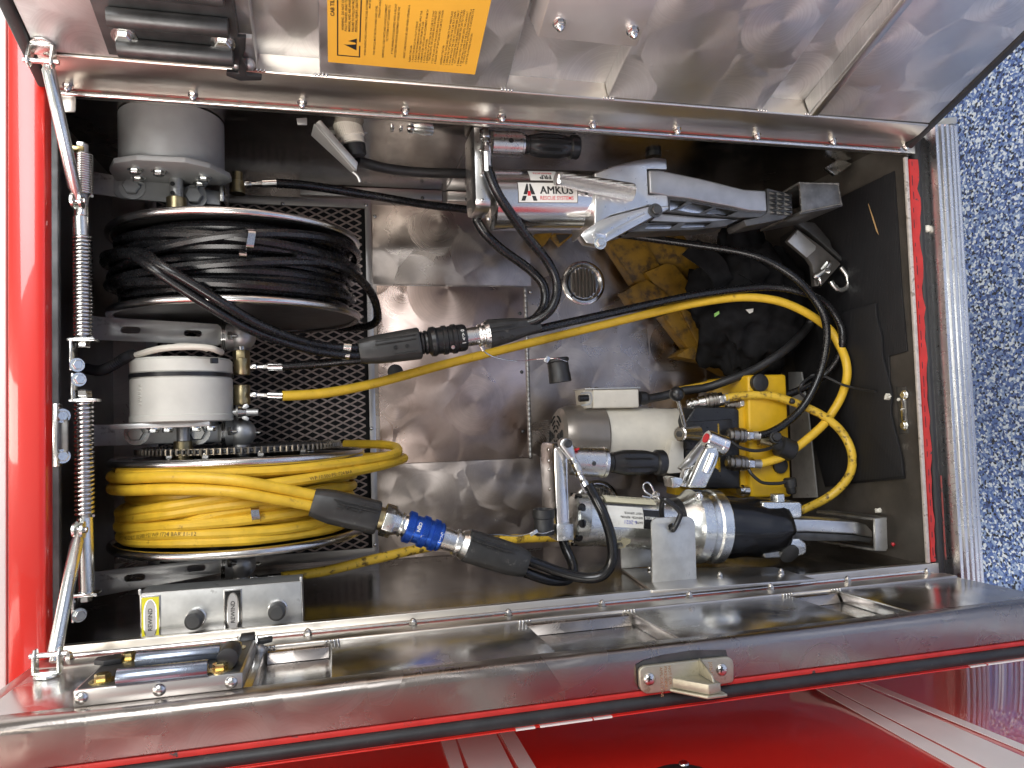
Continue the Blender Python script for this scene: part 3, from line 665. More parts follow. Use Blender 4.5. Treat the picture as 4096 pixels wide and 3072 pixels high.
# ================================================================== red door of the cab standing open beyond
cab = thing('cab_door', 'glossy red cab door with white stripes standing open below the lower door', 'door', (1.7, .93, -.4))
VC = .92
mk('door_skin', sht(-.9, 1.62, VC, VC+.03, -.86, .0), M['red'], cab, .004)
def st_(pts): return [onV(x, y, VC-.001) for x, y in pts]
def stripe(a0, a1, b0, b1, name='stripe'):
    A0, A1, B0, B1 = onV(*a0, VC-.0012), onV(*a1, VC-.0012), onV(*b0, VC-.0012), onV(*b1, VC-.0012)
    da, db = (B0-A0).normalized(), (B1-A1).normalized()
    lp = [A0-da*.25, A1-db*.25, B1+db*.6, B0+da*.6]
    mk(name, G().prism(lp, (0, .0008, 0)), M['stripe'], cab)
k = 2212/1096
for p in (((560, 935), (645, 920), (1650, 1550), (1860, 1550)), ((665, 920), (880, 885), (1905, 1550), (2400, 1550)), ((925, 885), (990, 872), (2400, 1500), (2480, 1480))):
    stripe(*[(3000+x/k, 2300+y/k) for x, y in p])
k = 1.58
for p in (((735, 1490), (825, 1480), (790, 1659), (880, 1659)), ((838, 1480), (1085, 1450), (908, 1659), (1190, 1659)), ((1110, 1445), (1200, 1435), (1225, 1659), (1335, 1659))):
    stripe(*[(1300+x/k, 2022+y/k) for x, y in p])
hp = onV(2740, 3130, VC-.001)
mk('handle_recess', G().lathe(hp, (0, -1, 0), [(0, .045), (.0012, .045), (.0012, .001)], 36), M['plastic'], cab)
inst('bolt', SCREWL, cab, onV(2735, 3055, VC-.003), (0, -1, 0))
# ================================================================== hose reels
UC, DC, RR = .212, .235, .203
def cylpt(th, v, R): return V((UC+R*math.sin(th), v, DC-R*math.cos(th)))
def on_cyl(x, y, R):
    r = ray(x, y); ou, od = CAMC.x-UC, CAMC.z-DC
    a = r.x**2+r.z**2; b = 2*(ou*r.x+od*r.z); c = ou*ou+od*od-R*R; q = b*b-4*a*c
    if q < 0: t = -b/(2*a)
    else: t = (-b-math.sqrt(q))/(2*a)
    P = CAMC+r*t; return math.atan2(P.x-UC, DC-P.z), P.y
def reel(label, v0, v1, fv):
    t = thing('hose_reel', label, 'hose reel', (UC+RR, (v0+v1)/2, DC))
    for v in (v0, v1):
        mk('flange', G().lathe((UC, v-.0012, DC), (0, 1, 0), [(0, .02), (0, RR-.006), (.0024, RR-.006), (.0024, .02)], 64), M['disc'], t)
        mk('rolled_rim', G().torus((UC, v, DC), (0, 1, 0), RR-.002, .0068, 96, 12), M['rim'], t)
    mk('drum', G().lathe((UC, v0, DC), (0, 1, 0), [(0, .12), (v1-v0, .12)], 48), M['disc'], t)
    mk('axle', G().lathe((UC, v0-.03, DC), (0, 1, 0), [(0, .013), (v1-v0+.06, .013)], 20), M['greysteel'], t)
    for k in range(6):
        a = math.radians(60*k+20); v = v0 if fv < 0 else v1
    return t
UO, UI = .149, .281; LO, LI = A(900, 1853, .03).y, .657
r1 = reel('upper aluminium reel wound with black hose', UO, UI, -1)
r2 = reel('lower aluminium reel wound with yellow hose', LO, LI, 1)
for a in (-60, -20, 20, 60, 110): inst('acorn_nut', ACORN, r2, cylpt(math.radians(a), LO-.002, .12), (0, -1, 0), scale=1.5)
def wrap_loop(R0, v0, amp, ph, n=72, dR=.003):
    return [cylpt(2*math.pi*i/n, v0+amp*math.sin(2*math.pi*i/n+ph), R0+dR*math.sin(4*math.pi*i/n+ph*1.7)) for i in range(n)]
bh = thing('wound_hose', 'black twin hydraulic hose wound on the upper reel', 'hose', (UC, .21, DC))
rng = random.Random(3)
for i in range(8): mk('hose_wrap', G().tube(wrap_loop(.166, UO+.013+i*.0152, .002, i, 64), .0078, 8, True), M['bhose'], bh)
for i in range(7): mk('hose_wrap', G().tube(wrap_loop(.181, UO+.02+i*.0155, .0045*rng.uniform(.3, 1.2), i*2.1, 64, .004), .0078, 8, True), M['bhose'], bh)
for i, (v0, am, ph) in enumerate(((.18, .018, .4), (.215, .022, 2.6), (.24, .02, 1.2), (.2, .03, 3.6))):
    mk('hose_wrap', G().tube(wrap_loop(.194+.002*i, v0, am, ph, 72, .006), .0078, 8, True), M['bhose'], bh)
# slack loop hanging off the right of the black reel
mk('hose_wrap', G().tube(hosepath([(1180, 1020, .07), (1380, 1075, .13), (1480, 1165, .22), (1510, 1250, .27), (1490, 1298, .30), (1390, 1312, .36), (1250, 1300, .40)]), .0078, 8), M['bhose'], bh)
g = G(); p1 = catmull([cylpt(a, q, R) for a, q, R in ((.28, .182, .205), (.29, .196, .2065), (.28, .212, .2065), (.27, .226, .205))], 4)
g.tube(p1, .0016, 6)
def band(P, T, N, r, wdt, mat_, parent, th=.001):
    """flat strap round a pair of hoses"""
    T, N = vec(T).normalized(), vec(N).normalized(); B = T.cross(N)
    lp = []
    for s_, off in ((1, r), (-1, -r)):
        for k in range(9):
            an = math.pi*(k/8)-math.pi/2; lp.append(P+B*(off+s_*math.cos(an)*(r+th))*1+N*math.sin(an)*s_*(r+th))
    gg = G(); n = len(lp)
    vs = [q-T*wdt/2 for q in lp]+[q+T*wdt/2 for q in lp]+[q-T*wdt/2+(q-P)*.08 for q in lp]+[q+T*wdt/2+(q-P)*.08 for q in lp]
    fs = []
    for i in range(n):
        j = (i+1) % n; fs += [(i, j, n+j, n+i), (2*n+i, 3*n+i, 3*n+j, 2*n+j), (i, 2*n+i, 2*n+j, j), (n+i, n+j, 3*n+j, 3*n+i)]
    return mk('hose_band', gg.add(vs, fs), mat_, parent)
def ribbon(pts, X, wdt, th, name, mat_, parent):
    pts = catmull(pts, 5); X = vec(X).normalized(); gg = G(); vs = []; fs = []; n = len(pts)
    for i, p_ in enumerate(pts):
        T = (pts[min(i+1, n-1)]-pts[max(i-1, 0)]).normalized(); N = X.cross(T).normalized()*th
        vs += [p_-X*wdt/2, p_+X*wdt/2, p_+X*wdt/2+N, p_-X*wdt/2+N]
    for i in range(n-1):
        for k in range(4): fs.append((4*i+k, 4*i+(k+1) % 4, 4*i+4+(k+1) % 4, 4*i+4+k))
    fs += [(0, 1, 2, 3), (4*n-4, 4*n-1, 4*n-2, 4*n-3)]
    return mk(name, gg.add(vs, fs), mat_, parent)
ribbon([A(995, 908, .03), A(1008, 925, .02), A(1005, 955, .019), A(1000, 985, .021), A(998, 1002, .03)], (1, 0, .25), .0105, .0016, 'hose_band', M['steel'], bh)
ribbon([A(970, 1002, .03), A(972, 1018, .022), A(970, 1035, .03)], (1, 0, .25), .0105, .0016, 'hose_band', M['steel'], bh)
yh = thing('wound_hose', 'yellow hydraulic hose wound loosely on the lower reel', 'hose', (UC, .6, DC))
for i in range(7): mk('hose_wrap', G().tube(wrap_loop(.15, LO+.014+i*.0152, .002, i, 64), .0082, 8, True), M['yhose'], yh)
for i in range(6): mk('hose_wrap', G().tube(wrap_loop(.165, LO+.02+i*.0165, .006, i*1.7, 64, .003), .0082, 8, True), M['yhose'], yh)
def ywrap(pxs, R):
    tv = [on_cyl(x, y, R) for x, y in pxs]; pts = []
    for i in range(len(tv)): pts.append(cylpt(tv[i][0], tv[i][1], R))
    (t0, v0), (t1, v1) = tv[0], tv[-1]; rem = 2*math.pi-(t1-t0); n = 9
    for k in range(1, n): pts.append(cylpt(t1+rem*k/n, v1+(v0-v1)*k/n, R))
    p_ = catmull(pts, 8, True); mk('hose_wrap', G().tube(p_, .0084, 10, True), M['yhose'], yh); return p_
ywrap([(459, 2056), (635, 2032), (811, 2003), (988, 1973), (1164, 1932), (1340, 1903)], .187)
ywrap([(459, 2079), (635, 2061), (870, 2026), (1046, 2003), (1280, 1956)], .186)
ywrap([(488, 2114), (694, 2103), (929, 2085), (1105, 2061), (1282, 2032)], .188)
ywrap([(500, 2122), (723, 2097), (870, 2056), (1017, 2032), (1164, 2014), (1330, 1990)], .181)
c5 = ywrap([(488, 2152), (635, 2138), (870, 2133), (1105, 2119), (1282, 2090)], .186)
c6 = ywrap([(520, 2166), (690, 2170), (870, 2166), (1046, 2155), (1282, 2122), (1360, 2100)], .184)
ywrap([(459, 2000), (650, 1990), (870, 1985), (1100, 1960), (1330, 1930)], .172)
ywrap([(459, 2040), (650, 2050), (870, 2070), (1100, 2075), (1330, 2060)], .174)
ywrap([(470, 1893), (700, 1896), (929, 1893), (1200, 1880), (1350, 1868)], .186)
mk('hose_wrap', G().tube(hosepath([(480, 1886, .12), (650, 1888, .062), (850, 1887, .042), (1050, 1883, .045), (1280, 1866, .08), (1490, 1838, .16), (1585, 1812, .225), (1582, 1788, .29), (1520, 1778, .335), (1380, 1776, .39)]), .0084, 10), M['yhose'], yh)
y2 = hosepath([(900, 1965, .03), (1100, 1935, .035), (1300, 1905, .075), (1500, 1868, .16), (1600, 1840, .24), (1612, 1830, .28), (1560, 1824, .34), (1420, 1830, .40)])
mk('hose_wrap', G().tube(y2, .0084, 10), M['yhose'], yh)
g = G(); tube_print(g, c5, .0084, .015, 'SYSTEMS ONLY 10,500 PSI WP /724 BAR 11-12', .0058); mk('hose_print', g, M['faint'], yh)
g = G(); tube_print(g, y2, .0084, .12, 'WP 10,500 PSI /724 BAR', .0056); mk('hose_print', g, M['faint'], yh)
ribbon([A(1012, 2020, .055), A(1020, 2030, .040), A(1020, 2050, .036), A(1024, 2075, .036), A(1022, 2095, .05)], (1, 0, .2), .0115, .0018, 'hose_band', M['steel'], yh)
# ------------------------------------------------------------------ drive chains
lk = G()
for s_ in (-1, 1):
    lk.add([(x*1.0, y, s_*.0042+dz) for dz in (0, s_*.0009) for x, y in ((-.0078, 0), (-.006, -.0028), (-.002, -.0016), (.002, -.0016), (.006, -.0028), (.0078, 0), (.006, .0028), (.002, .0016), (-.002, .0016), (-.006, .0028))],
           [tuple(range(10)), tuple(range(19, 9, -1))]+[(i, (i+1) % 10, 10+(i+1) % 10, 10+i) for i in range(10)])
lk.lathe((-.0056, 0, -.006), (0, 0, 1), [(0, .0012), (.0017, .0012), (.0017, .0029), (.0103, .0029), (.0103, .0012), (.012, .0012)], 10)
lk.v = [q*.87 for q in lk.v]
LINK = build_mesh('chain_link', lk, M['chain'], O0, 0, 35, local=True)
def chain(label, v, um, dm, rm, R, group=None):
    t = thing('drive_chain', label, 'chain', (UC, v, DC))
    # belt path round the small sprocket and the large one
    c0, c1 = V((um, 0, dm)), V((UC, 0, DC)); ax = c1-c0; Ld = ax.length; ax.normalize(); pr = V((-ax.z, 0, ax.x)); al = math.acos((R-rm)/Ld) if Ld > R-rm else 0
    pts = []
    base = math.atan2(ax.z, ax.x)
    for k in range(61):
        a = base-(math.pi-al)+2*(math.pi-al)*k/60; pts.append(V((UC+R*math.cos(a), v, DC+R*math.sin(a))))
    for k in range(13):
        a = base+(math.pi-al)+2*al*k/12; pts.append(V((um+rm*math.cos(a), v, dm+rm*math.sin(a))))
    pts.append(pts[0]); cum = [0]
    for a, b in zip(pts, pts[1:]): cum.append(cum[-1]+(b-a).length)
    n = round(cum[-1]/.0098); stp = cum[-1]/n
    def pos(s_):
        s_ %= cum[-1]; i = 0
        while cum[i+1] < s_: i += 1
        return pts[i].lerp(pts[i+1], (s_-cum[i])/(cum[i+1]-cum[i]))
    for i in range(n):
        a, b = pos(i*stp), pos((i+1)*stp); inst('chain_link', LINK, t, (a+b)/2, (0, 1, 0), b-a)
    mk('sprocket', G().lathe((UC, v-.002, DC), (0, 1, 0), [(0, .02), (0, R-.003), (.004, R-.003), (.004, .02)], 64), M['dark'], t)
    mk('sprocket', G().lathe((um, v-.003, dm), (0, 1, 0), [(0, rm-.002), (.006, rm-.002)], 20), M['dark'], t)
# motors
MU, MD = A(730, 1550, .17).x, .17
vch = A(735, 1806, .13).y
chain('oily roller chain above the yellow hose reel', vch, MU, MD, .022, .165)
vch2 = A(750, 815, .1).y
chain('dusty roller chain along the rim of the black hose reel', UO-.012, MU-.005, MD, .022, .165)
mo = thing('rewind_motor', 'off-white drum-shaped rewind motor between the two reels', 'motor', (MU+.09, .4, MD))
mt, mb = A(730, 1420, MD-.09).y, A(730, 1688, MD-.09).y; rm = .0768
mk('motor_body', G().lathe((MU, mt, MD), (0, 1, 0), [(0, rm-.004), (.004, rm), (.022, rm), (.0225, rm-.0015), (.032, rm-.0015), (.0325, rm), (mb-mt-.012, rm), (mb-mt-.011, rm+.0012), (mb-mt-.002, rm+.0012), (mb-mt, rm-.003)], 64), M['white'], mo, sharp=25)
mk('cable_tie', G().lathe((MU, mt+.0235, MD), (0, 1, 0), [(0, rm-.001), (.0005, rm+.0012), (.0065, rm+.0012), (.007, rm-.001)], 64), M['plastic'], mo)
p = A(857, 1443, MD-.071); mk('tie_head', G().box(p+V((0, 0, -.0005)), .011, .0085, .007, X=V((1, 0, .5)).normalized(), Z=V((-.5, 0, 1)).normalized()), M['plastic'], mo, .001)
# seam bead down the left of the motor
sm = G(); bz = []
for i in range(40):
    q = i/39; a = -.72; du = .004*math.sin(q*34)
    bz.append(V((MU+(rm+.0003)*math.sin(a+du/rm), mt+.042+q*(mb-mt-.07), MD-(rm+.0003)*math.cos(a+du/rm))))
mk('seam_bead', sm.tube(catmull(bz, 3), .0008, 6), M['white'], mo)
mk('cap_cable', G().tube(hosepath([(530, 1425, .14), (640, 1395, .10), (760, 1387, .09), (840, 1392, .09), (870, 1402, .10), (885, 1408, .12)]), .005, 10), M['cream'], mo)
mk('cap_bracket', G().tube(hosepath([(670, 1392, .12), (720, 1382, .11), (780, 1384, .11), (830, 1398, .12)]), .004, 8), M['cream'], mo)
mk('conduit', G().tube(*(lambda pp: (pp, [.0068 if i % 2 else .0088 for i in range(len(pp))]))(catmull([A(*q) for q in ((345, 1475, .2), (400, 1482, .17), (450, 1462, .15), (500, 1432, .14), (535, 1418, .13))], 14)), 10), M['rubber'], mo)
mk('mount_flange', G().bb(MU-.092, MU+.05, mb, mb+.008, MD-.06, MD+.03), M['plate'], mo, .0015)
for x in (617, 673, 785, 845):
    P_ = onV(x, 1705, mb+.008); inst('bolt', BOLTS, mo, (A(x, 1705, MD-.04).x, mb+.008, MD-.045), (0, 1, 0), scale=1.25)
mk('motor_shaft', G().lathe((MU+.002, mb+.008, MD-.01), (0, 1, 0), [(0, .0098), (.03, .0098)], 20), M['greysteel'], mo)
mk('shaft_hub', G().lathe((MU+.002, mb+.03, MD-.01), (0, 1, 0), [(0, .0135), (.001, .0145), (.032, .0145), (.033, .0135)], 24), M['brass'], mo)
m2 = thing('rewind_motor', 'grey drum-shaped rewind motor above the black hose reel', 'motor', (MU+.09, .03, MD))
vb = A(690, 618, .055).y; u2 = A(690, 560, .15).x; d2 = .15
mk('motor_body', G().lathe((u2, VT+.002, d2), (0, 1, 0), [(0, .0785), (vb-VT-.006, .0785), (vb-VT-.004, .077)], 56), M['greypaint'], m2)
oc = [(-.086, -.026), (-.07, -.065), (-.034, -.085), (.034, -.085), (.066, -.065), (.09, -.022), (.09, .0), (.075, .02), (-.09, .02)]
mk('mount_flange', G().prism([(u2+a, vb-.001, d2+b) for a, b in oc], (0, .009, 0)), M['greypaint'], m2, .002)
for a, b in ((-.05, -.005), (-.012, -.042), (.05, -.02), (.04, .008), (-.045, -.045)): inst('bolt', BOLTS, m2, (u2+a, vb+.008, d2+b), (0, 1, 0), scale=1.4)
mk('motor_shaft', G().lathe((u2+.005, vb+.008, d2), (0, 1, 0), [(0, .0105), (.04, .0105)], 20), M['greysteel'], m2)
hb = mk('shaft_hub', G().lathe((u2+.005, vb+.038, d2), (0, 1, 0), [(0, .0145), (.001, .0155), (UO-.012-vb-.045, .0155)], 24), M['brass'], m2)
for y in (735, 772):
    P_ = A(690, y, d2-.0155); mk('set_screw', G().lathe(P_, (0, 0, -1), [(0, .0036), (.0008, .0036), (.0009, .002), (.0003, .0019)], 12), M['void'], hb)
# ------------------------------------------------------------------ straps that carry reels and motors
def strap(label, pts, d, slots=(), bolts=(), th=.006):
    t = thing('mounting_strap', label, 'bracket', A(pts[0][0], pts[0][1], d))
    hs = []
    for (x, y, L_, h_, sl) in slots:
        hp = []
        for cx_, a0 in ((L_/2-h_/2, -90), (-(L_/2-h_/2), 90)):
            for k in range(7):
                a = math.radians(a0+180*k/6); xx = cx_+h_/2*math.cos(a); hp.append((x+xx, y+h_/2*math.sin(a)+xx*sl))
        hs.append(hp)
    mk('strap_bar', pprism(pts, d, d+th, hs), M['greysteel'], t, .0012)
    for x, y in bolts: inst('bolt', BOLT, t, A(x, y, d), scale=1.55)
    return t
sA = strap('slotted grey steel strap just above the off-white motor', [(360, 1264), (870, 1296), (888, 1312), (888, 1372), (870, 1381), (360, 1358)], .2, ((522, 1320, 80, 27, .02), (771, 1333, 72, 25, .05)))
sB = strap('grey steel strap bolted below the off-white motor', [(375, 1698), (885, 1698), (885, 1768), (465, 1783), (375, 1785)], .2)
mk('adjuster_plate', pprism([(460, 1708), (872, 1706), (872, 1762), (462, 1783)], .192, .198), M['plate'], sB, .001)
for x, y in ((548, 1733), (793, 1731)): inst('bolt', BOLT, sB, A(x, y, .192), scale=1.55)
sC = strap('slotted grey steel strap below the yellow reel', [(370, 2288), (870, 2232), (890, 2240), (890, 2288), (870, 2296), (380, 2388)], .19, ((538, 2311, 84, 28, -.1), (785, 2272, 74, 26, -.1)))
sD = strap('grey steel strap bolted below the grey motor', [(345, 680), (452, 700), (880, 765), (880, 820), (720, 806), (450, 785), (345, 770)], .182)
mk('adjuster_plate', pprism([(453, 700), (700, 735), (700, 800), (660, 808), (470, 790), (453, 770)], .172, .18), M['greypaint'], sD, .002)
DBOLT = hexmesh('bolt', M['greypaint'], .0085, .006, .0125)
for x, y in ((530, 750), (778, 788)): inst('bolt', DBOLT, sD, A(x, y, .172), scale=1.6)
# pillow bearings at the strap ends, wing nut, swivel fittings
def bearing(label, x, y, flip):
    t = thing('reel_bearing', label, 'bearing', A(x, y, .22))
    P_ = A(x, y, .2); mk('bearing_ball', G().sphere(P_, .024, 28, 18, (0, 1, 0)), M['greysteel'], t, sharp=80)
    mk('bearing_shoulder', G().cyl(A(x-58, y, .2), A(x-5, y, .2), .0225, .021, 28), M['greysteel'], t)
    g = G()
    for k in range(4): g.cyl(A(x-72+k*6, y, .2), A(x-69+k*6, y, .2), .0245-.001*k, seg=28)
    mk('shim_washer', g, M['steel'], t)
    inst('nut', NUT, t, A(x-52, y-5, .174), (1, 0, -.1), scale=1.1)
    mk('stud', G().cyl(A(x-52, y-5, .174), A(x-18, y-4, .174), .0032, seg=10), M['steel'], t)
    mk('grease_nipple', G().lathe(A(x+50, y, .2), (1, 0, 0), [(0, .003), (.004, .003), (.005, .002), (.009, .0028), (.011, .001)], 10), M['zinc'], t)
    mk('axle_stub', G().cyl(A(x-2, y, .2), A(x-2, y+62*flip, .2), .012, seg=20), M['greysteel'], t)
bearing('round grey bearing housing right of the strap above the off-white motor', 965, 1348, 1)
bearing('round grey bearing housing beside the bolted strap above the chain', 965, 1730, 1)
bearing('round grey bearing housing right of the strap below the yellow reel', 965, 2256, 1)
def fitting(t, p0, p1, wpx=30, crimp=True):
    """swaged hose end: nut, stem, nut, fluted ferrule between two places"""
    p0, p1 = vec(p0), vec(p1); T = p1-p0; L_ = T.length; s_ = sc(p0)*wpx/30
    mk('fitting_nut', G().lathe(p0, T, [(0, 7*s_), (.02*L_, 15*s_), (.2*L_, 16.5*s_), (.24*L_, 14*s_)], 6), M['steel'], t, .0006)
    mk('fitting_stem', G().lathe(p0+T*.2, T, [(0, 11*s_), (.25*L_, 11*s_)], 16), M['steel'], t)
    mk('fitting_collar', G().lathe(p0+T*.4, T, [(0, 12*s_), (.01, 13.5*s_), (.14*L_, 13.5*s_), (.16*L_, 12*s_)], 6), M['steel'], t)
    g = G(); n = 20; vs = []; fs = []; X, Y, Z = basis(T)
    for tt in (0, 1):
        for k in range(n):
            r_ = (15.5 if k % 2 else 14)*s_; a = 2*math.pi*k/n; vs.append(p0+T*(.56+.44*tt)+(X*math.cos(a)+Y*math.sin(a))*r_)
    fs = [(k, (k+1) % n, n+(k+1) % n, n+k) for k in range(n)]+[tuple(range(n-1, -1, -1)), tuple(range(n, 2*n))]
    mk('crimp_ferrule', g.add(vs, fs), M['steel'], t)
sw = thing('hose_swivel', 'dull brass upper swivel with black hose leaving it', 'swivel', A(968, 1460, .19))
mk('swivel_body', plathe(A(968, 1432, .19), A(968, 1500, .19), [(0, 58), (.05, 64), (.95, 64), (1, 60)]), M['brass'], sw); mk('swivel_nut', G().lathe(A(965, 1402, .19), (0, 1, 0), [(0, .014), (.017, .014)], 6), M['brass'], sw, .001)
mk('swivel_neck', plathe(A(965, 1380, .19), A(965, 1404, .19), [(0, 30), (1, 30)]), M['steel'], sw)
fitting(sw, A(1000, 1468, .175), A(1132, 1466, .165))
sw = thing('hose_swivel', 'dull brass lower swivel with yellow hose leaving it', 'swivel', A(968, 1580, .19))
mk('swivel_body', plathe(A(968, 1540, .19), A(968, 1620, .19), [(0, 60), (.04, 64), (.95, 64), (1, 60)]), M['brass'], sw)
fitting(sw, A(1000, 1579, .175), A(1132, 1584, .165))
sw = thing('hose_swivel', 'dull swivel end below the yellow reel with yellow hose', 'swivel', A(975, 2300, .2))
mk('swivel_body', plathe(A(968, 2280, .21), A(968, 2338, .21), [(0, 56), (1, 56)]), M['brass'], sw); fitting(sw, A(1000, 2314, .2), A(1128, 2308, .2), 28)
sw = thing('hose_swivel', 'grey hose end fitting right of the grey motor', 'swivel', A(950, 735, .2))
mk('swivel_body', plathe(A(950, 690, .21), A(950, 775, .21), [(0, 40), (.4, 40), (.45, 60), (1, 60)]), M['brass'], sw)
mk('clamp_plate', pprism([(878, 728), (892, 728), (896, 805), (880, 805)], .17, .24), M['steel'], sw, .001)
fitting(sw, A(975, 738, .19), A(1108, 733, .19), 30)
wn = thing('wing_nut', 'steel wing nut on a threaded stud beside the off-white motor', 'wing nut', A(968, 1645, .17))
mk('stud', G().cyl(A(930, 1650, .17), A(1033, 1649, .17), .0058, seg=14), M['greysteel'], wn)
mk('washer', G().cyl(A(946, 1650, .17), A(954, 1650, .17), .0125, seg=20), M['weld'], wn); mk('nut_core', G().lathe(A(954, 1650, .17), (1, 0, 0), [(0, .0095), (.012, .0075)], 20), M['steel'], wn)
for pl in ([(962, 1638), (975, 1618), (990, 1614), (997, 1628), (972, 1644)], [(962, 1658), (985, 1664), (997, 1672), (992, 1685), (968, 1676)]): mk('wing', pprism(pl, .166, .170), M['plate'], wn, .0012)
# ------------------------------------------------------------------ door struts
def spring(p0, p1, r, wr, n):
    p0, p1 = vec(p0), vec(p1); X, Y, Z = basis(p1-p0); pts = []; N = n*14
    for i in range(N+1):
        a = 2*math.pi*i/14; pts.append(p0.lerp(p1, i/N)+(X*math.cos(a)+Y*math.sin(a))*r)
    return G().tube(pts, wr, 6)
def strut(label, end, clev, rod, rodd, springs, tube_, brs, nuts):
    ds = .03; t = thing('door_strut', label, 'strut', A(clev[0], clev[1], ds))
    x0, ya, x1, yb = rod; mk('slide_rod', G().cyl(A(x0, ya, ds), A(x1, yb, ds), .0068, seg=18), M['greysteel'], t)
    for (xa, a, xb, b, n) in springs: mk('coil_spring', spring(A(xa, a, ds), A(xb, b, ds), .0112, .0021, n), M['steel'], t, sharp=60)
    if tube_: mk('guide_tube', G().cyl(A(*tube_[0], ds), A(*tube_[1], ds), .0105, seg=20), M['zinc'], t)
    cx_, cy_ = clev
    for s_ in (-16, 16): mk('clevis_ear', G().lathe(A(cx_-8+s_, cy_, .012), (1, 0, 0), [(-.0016, .0118), (.0016, .0118)], 20), M['zinc'], t)
    mk('clevis_pin', G().cyl(A(cx_-38, cy_, .012), A(cx_+24, cy_, .012), .0042, seg=12), M['steel'], t)
    mk('slider', plathe(A(cx_+6, cy_+22, ds), A(cx_+7, cy_+72, ds), [(0, 52), (.8, 54), (1, 40)], 24), M['zinc'], t)
    e, ev = end; c = A(cx_-8, cy_, .012); T = (e-c); L_ = T.length
    mk('stay_rod', G().lathe(c, T, [(0, .004), (.03*L_, .0046), (.1*L_, .0082), (.93*L_, .0082), (.96*L_, .0048), (L_, .0042)], 18), M['zinc'], t)
    for (x, y, y2, sgn) in brs:
        mk('bracket', G().box(A(x+6, y, .026), .036, .0045, .024), M['steel'], t, .0012); q0, q1 = A(x-34, y, .026), A(x-34, y2, .026)
        mk('bracket_leg', G().box((q0+q1)/2, .0045, abs(q1.y-q0.y)+.004, .024), M['steel'], t, .0014)
        inst('bolt', BOLTS, t, A(x-20, y2-18*sgn, .018), (.7, 0, -1), scale=1.2)
        inst('nut', NUT, t, A(x+8, y+10*sgn, ds), (0, sgn, 0), scale=1.2)
    return t
Qu = TD.at(183, 250, .02); Ql = BD.at(212, 2640, .02)
strut('spring-loaded door strut reaching up to the upper door', (A(185, 235, Qu.z), 1), (318, 802), (332, 580, 332, 1352), .03, ((333, 622, 333, 782, 17), (328, 950, 332, 1350, 27)), ((322, 870), (325, 945)), ((327, 1361, 1478, 1),), ())
mk('rod_bracket', G().box(A(302, 600, .03), .026, .006, .02), M['gold'], bpy.data.objects['door_strut'], .001); inst('nut', NUT, bpy.data.objects['door_strut'], A(326, 590, .03), (0, -1, 0), scale=1.1)
t2 = strut('spring-loaded door strut reaching down to the lower door', (A(212, 2648, Ql.z), 1), (325, 2120), (333, 1560, 345, 2400), .03, ((334, 1612, 338, 2065, 25),), ((338, 2070), (346, 2372)), ((334, 1602, 1500, -1), (335, 2376, 2478, 1)), ())
inst('nut', NUT, t2, A(336, 1585, .03), (0, -1, 0), scale=1.4)
def clevis(label, dr, x, y):
    n0 = .0065; t = thing('strut_clevis', label, 'clevis', dr.at(x, y, n0)); Q = dr.at(x, y, n0)
    mk('base_washer', G().lathe(Q, dr.n, [(0, .015), (.003, .0148)], 28), M['zinc'], t, .0006)
    mk('base_web', G().box(Q+dr.n*.005, .026, .016, .004, Y=dr.e, Z=dr.n), M['zinc'], t, .001)
    for s_ in (-1, 1): mk('clevis_ear', G().prism([Q+V((s_*.0115, 0, 0))+dr.e*a+dr.n*b for a, b in ((-.008, .004), (.008, .004), (.008, .026), (.004, .033), (-.004, .033), (-.008, .026))], V((s_*.0035, 0, 0))), M['zinc'], t, .0012)
    mk('clevis_pin', G().cyl(Q+V((-.019, 0, 0))+dr.n*.025, Q+V((.021, 0, 0))+dr.n*.025, .0035, seg=12), M['steel'], t)
clevis('zinc clevis on the inside of the upper door at its left end', TD, 172, 185); clevis('zinc clevis on the inside of the lower door at its left end', BD, 190, 2705)
mk('stop_tab', G().prism(PX([(238, 365), (302, 365), (302, 438), (298, 448), (252, 448)], .0), (0, 0, .003)), M['hingealu'], None, .0008, label='pale bare metal tab hanging beside the upper door strut', cat='tab')
# ================================================================== loose hydraulic hoses
def hose(label, pts, rpx, mat_, n=8, prints=(), name='hydraulic_hose', pm='greyprint', r=None):
    p_ = hosepath(pts, n); r = r or .0078*rpx
    t = thing(name, label, 'hose', p_[len(p_)//2]); mk('hose_tube', G().tube(p_, r, 14), mat_, t)
    for s0, s_, cap in prints:
        g = G(); tube_print(g, p_, r, s0, s_, cap); mk('hose_print', g, M[pm], t)
    return t
hose('black hose passing behind the spreader and looping down to the middle pump port', [(1105, 733, .19), (1250, 745, .2), (1500, 785, .24), (1700, 818, .28), (1880, 840, .3), (2150, 885, .3), (2470, 935, .27), (2700, 968, .24), (2918, 1000, .2), (3025, 1025, .18), (3107, 1063, .17), (3190, 1120, .16), (3253, 1190, .16), (3297, 1266, .16), (3307, 1354, .17), (3291, 1456, .18), (3253, 1557, .185), (3202, 1639, .19), (3139, 1696, .195), (3076, 1731, .2), (3025, 1742, .205)], 1.0, M['bhose'],
     prints=((1.12, 'FOR USE ONLY WITH 10,500 PSI RESCUE SYSTEMS', .0052),))
hose('black hose running right from the black coupling and looping to the upper pump port', [(2128, 1322, .17), (2400, 1262, .2), (2696, 1196, .22), (2886, 1165, .22), (3076, 1149, .2), (3202, 1168, .18), (3297, 1209, .18), (3354, 1285, .18), (3370, 1354, .19), (3354, 1424, .2), (3310, 1487, .21), (3253, 1532, .22), (3139, 1582, .235), (2985, 1610, .245)], 1.0, M['bhose'])
